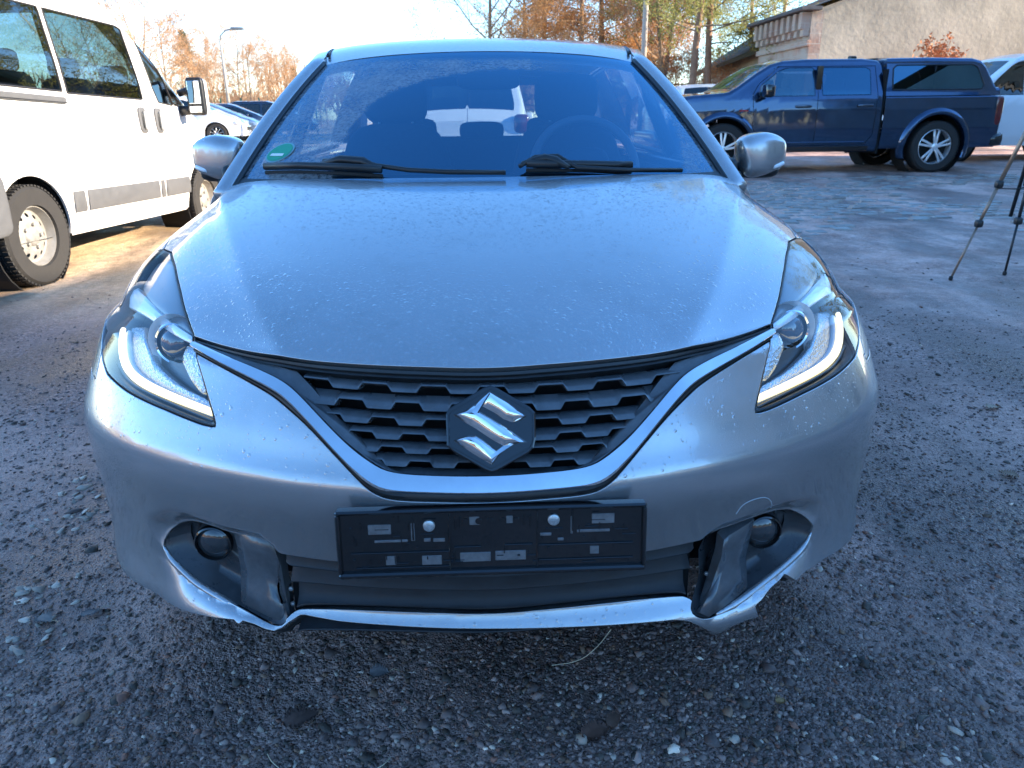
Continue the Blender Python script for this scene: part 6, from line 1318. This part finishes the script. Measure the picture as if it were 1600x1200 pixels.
# shrub with dry leaves in front of the gable
sh = thing('dry_shrub', 'small orange shrub with dry leaves in front of the weathered gable', 'shrub', (float(at(1432, 80, y=20.5)[0]), 20.5, .3)); t = Tree(21)
for k in range(7): t.limb(np.zeros(3), np.array([random.Random(k).gauss(.10, .16), random.Random(k+9).gauss(0, .2), 1.0]), 2.3, .02, 1, dict(BARE, lev=4, kids=[0, 5, 4, 0], seg=[0, 5, 3, 2]))
V, F = segs_mesh(t.B, 3); mesh('stems', V, F, TWIG, sh); tips_ = [p for p in t.tips if 1.0 < p[2]]; V, F = leaf_tris(tips_, 2600, .07, .06, 5, .4, 2.0); mesh('leaves', V, F, mat('orange_dry_leaves', (.48, .17, .06), .8, noise=(2, .4)), sh)
# far wood closing the horizon
def far_wood():
    g = np.random.default_rng(91); n = 26000; x = g.uniform(-150, 150, n); y = g.uniform(92, 125, n); h = (4.2+1.6*np.sin(x*.21)+1.2*np.sin(x*.53+1))*g.uniform(.15, 1.0, n)**.6; V = []; w = g.uniform(.05, .16, n); l = g.uniform(.6, 2.2, n); a = g.normal(0, .25, n)
    P = np.stack([np.stack([x-w, y, h], -1), np.stack([x+w, y, h], -1), np.stack([x+l*a, y+g.normal(0, .3, n), h+l], -1)], 1).reshape(-1, 3); return mesh('distant_wood', P, np.arange(3*n).reshape(-1, 3), TWIG)
def added_wood_behind():  # unseen trees added to give the bumper a warm reflection
    g = np.random.default_rng(92); n = 16000; a = g.uniform(rad(120), rad(285), n); R_ = g.uniform(42, 60, n); x = R_*np.sin(a); y = R_*np.cos(a); h = (5.0+1.8*np.sin(a*17)+1.2*np.sin(a*41))*g.uniform(0, 1.0, n)**.7; w = g.uniform(.06, .25, n); l = g.uniform(.6, 2.4, n); t = np.stack([np.cos(a), -np.sin(a)], -1)
    P = np.stack([np.stack([x-w*t[:, 0], y-w*t[:, 1], h], -1), np.stack([x+w*t[:, 0], y+w*t[:, 1], h], -1), np.stack([x+g.normal(0, .4, n), y+g.normal(0, .4, n), h+l], -1)], 1).reshape(-1, 3); return mesh('added_wood_behind', P, np.arange(3*n).reshape(-1, 3), TWIG)
tag(added_wood_behind(), 'brown leafless wood added behind the photographer for the bumper to mirror', 'wood', kind='stuff')
tag(far_wood(), 'brown leafless wood closing the view far behind the parked cars', 'wood', kind='stuff')
# ================================================================== posts, fence, tripod
CONC = mat('concrete_pole', (.38, .34, .29), .85, noise=(3, .2)); GALV = mat('grey_lamp_metal', (.22, .23, .24), .5, .5); GREEN = mat('green_fence_coating', (.03, .13, .07), .5)
def lamp(px, y, h, label, arm):
    p = at(px, 300, y=y); o = thing('lamp_post', label, 'lamp post', (float(p[0]), y, float(GZ(p[0], y)))); MB().tube([(0, 0, -.2), (0, 0, h)], [.11, .065], 12).build('pole', CONC, o, smooth=True)
    MB().tube([(0, 0, h-.05), (.05, 0, h+.25), (.35, 0, h+.5), (arm, 0, h+.58)], .035, 8).build('arm', GALV, o, smooth=True); MB().sbox((arm+.35, 0, h+.60), (.8, .28, .16), .5, 10).build('lamp_head', GALV, o, smooth=True); return o
lamp(376, 46, 5.1, 'slim street lamp with curved arm behind the parked cars on the left', .7)
lamp(996, 25, 8.0, 'pale concrete pole rising behind the silver roof near the larches', .9)
fn = thing('wire_fence', 'green wire mesh fence with posts behind the parked cars on the left', 'fence', (0, 0, 0)); fy = 42.0
xs_ = [float(at(px, 300, y=fy)[0]) for px in (288, 326, 364, 395, 422, 450, 478, 506)]
for x in xs_: MB().tube([(x, fy, .1), (x, fy, 2.25)], .045, 8).build('post', GREEN, fn)
wm = MB()
for z in np.arange(.5, 2.2, .2): wm.tube([(xs_[0], fy, z), (xs_[-1], fy, z)], .006, 3)
for x in np.arange(xs_[0], xs_[-1], .25): wm.tube([(x, fy, .4), (x, fy, 2.15)], .005, 3)
wm.build('wire_mesh', GREEN, fn)
tp = thing('tripod', 'camera tripod with bronze tube legs standing at the right edge of the yard', 'tripod', (0, 0, 0)); COP = mat('bronze_tube', (.30, .20, .14), .35, .6, noise=(20, .2))
f1 = at(1484, 438, z=.0); f2 = at(1569, 430, z=.0); f3 = f1*.0+np.array([f1[0]+1.05, f1[1]+.55, .0]); apx = np.array([f1[0]+.62, f1[1]+.22, 1.42])
for ft, mt in ((f1, COP), (f2, BLACK), (f3, COP)):
    lg = bpy.data.objects.new('leg', None); link(lg, tp); d = apx-ft
    MB().tube([ft+d*.02, ft+d*.28], .0085, 8).build('lower_tube', mt, lg, smooth=True); MB().tube([ft+d*.28, ft+d*.48], .0115, 8).build('middle_tube', mt, lg, smooth=True); MB().tube([ft+d*.48, apx], .0145, 8).build('upper_tube', mt, lg, smooth=True)
    for q in (.28, .47): MB().sbox(ft+d*q, (.05, .05, .055), .5, 8).build('clamp', BLACK, lg, smooth=True)
    MB().sbox(ft+d*.01+np.array([0, 0, .0]), (.025, .025, .035), .6, 8).build('foot', RUBBER, lg, smooth=True)
MB().tube([(f1+f2+f3)/3*[1, 1, 0]+[0, 0, .42], apx+[0, 0, .25]], .013, 8).build('centre_column', BLACK, tp, smooth=True)
for ft in (f1, f2, f3): MB().tube([(f1+f2+f3)/3*[1, 1, 0]+[0, 0, .62], ft+(apx-ft)*.45], .005, 6).build('brace', BLACK, tp)
MB().sbox(apx+[0, 0, .05], (.10, .10, .12), .5, 10).build('head', BLACK, tp, smooth=True)
# ================================================================== leaves and stalks on the gravel
def leaf(px, py, L_, W_, rz, col, label, curl=.25, stem=True):
    p = at(px, py, z=.0); z = float(ground_z(p[0], p[1])); o = thing('fallen_leaf', label, 'leaf', (float(p[0]), float(p[1]), z+.009), rz); n = 18; R = []; lr_ = random.Random(px)
    for i in range(n+1):
        t = i/n; w = W_*math.sin(math.pi*t**.8)**.75*(1+.13*(-1)**i+lr_.uniform(-.16, .16)); x = (t-.5)*L_
        R.append([(x, w*s, curl*L_*((s*W_/L_*1.2)**2)+.06*L_*math.sin(t*4)+.004*(abs(s) > .9)*(-1)**i) for s in (-1, -.6, -.2, 0, .2, .6, 1)])
    MB().grid(np.array(R)).build('blade', mat('leaf_%d_%d' % (px, py), col, .7, noise=(60, .3)), o, smooth=True)
    if stem: MB().tube([(L_*.5, 0, .002), (L_*.72, .004, .004), (L_*1.0, -.002, .003)], .0009, 5).build('stalk', mat('leaf_stalk_%d' % px, (.35, .28, .18), .7), o)
leaf(592, 1050, .046, .021, .1, (.22, .19, .18), 'pale grey brown leaf with stalk under the bumper left of centre')
leaf(470, 1118, .075, .026, .5, (.10, .058, .045), 'dark soaked leaf on the gravel at the bottom, left of centre', .1, False)
leaf(930, 1155, .062, .022, .4, (.12, .06, .04), 'dark brown leaf at the bottom edge right of centre', .3, False)
leaf(958, 1136, .05, .014, 1.2, (.14, .075, .05), 'narrow brown leaf half folded over the dark brown leaf', .4, False)
leaf(1218, 1104, .022, .010, .3, (.35, .20, .08), 'small yellow leaf scrap on the gravel below the right bumper corner', .2, False)
leaf(70, 968, .05, .018, -.4, (.24, .19, .16), 'pale dry leaf on the gravel at the left edge below the stones', .3)
leaf(140, 955, .045, .015, .6, (.20, .16, .14), 'greyish dry leaf left of the bumper corner', .3)
leaf(1550, 640, .06, .022, .2, (.40, .27, .18), 'light brown dry leaf at the right edge of the yard', .3, False)
leaf(1575, 745, .06, .022, 2.2, (.25, .15, .09), 'brown dry leaf at the right edge below the light brown one', .3, False)
def straw(pts, label, r=.0011):
    P = []
    for i, (px, py, dz) in enumerate(pts): p = at(px, py, z=dz); P.append((p[0], p[1], max(dz, float(ground_z(p[0], p[1]))+.008)))
    P = smoothline(P, .006, False, 2); o = MB().tube(P, r, 5).build('dry_grass_stalk', MATS.get('dry_straw') or mat('dry_straw', (.45, .38, .26), .7)); tag(o, label, 'grass stalk')
straw([(955, 983, .10), (935, 1010, .07), (905, 1035, .02), (862, 1048, .005)], 'thin dry grass stalk arching down beneath the front lip')
straw([(418, 1178, .004), (424, 1190, .012), (436, 1200, .006)], 'short dry stalk at the bottom edge left of centre')
straw([(610, 1183, .004), (600, 1195, .01), (590, 1200, .006)], 'short dry stalk at the bottom edge near the middle')
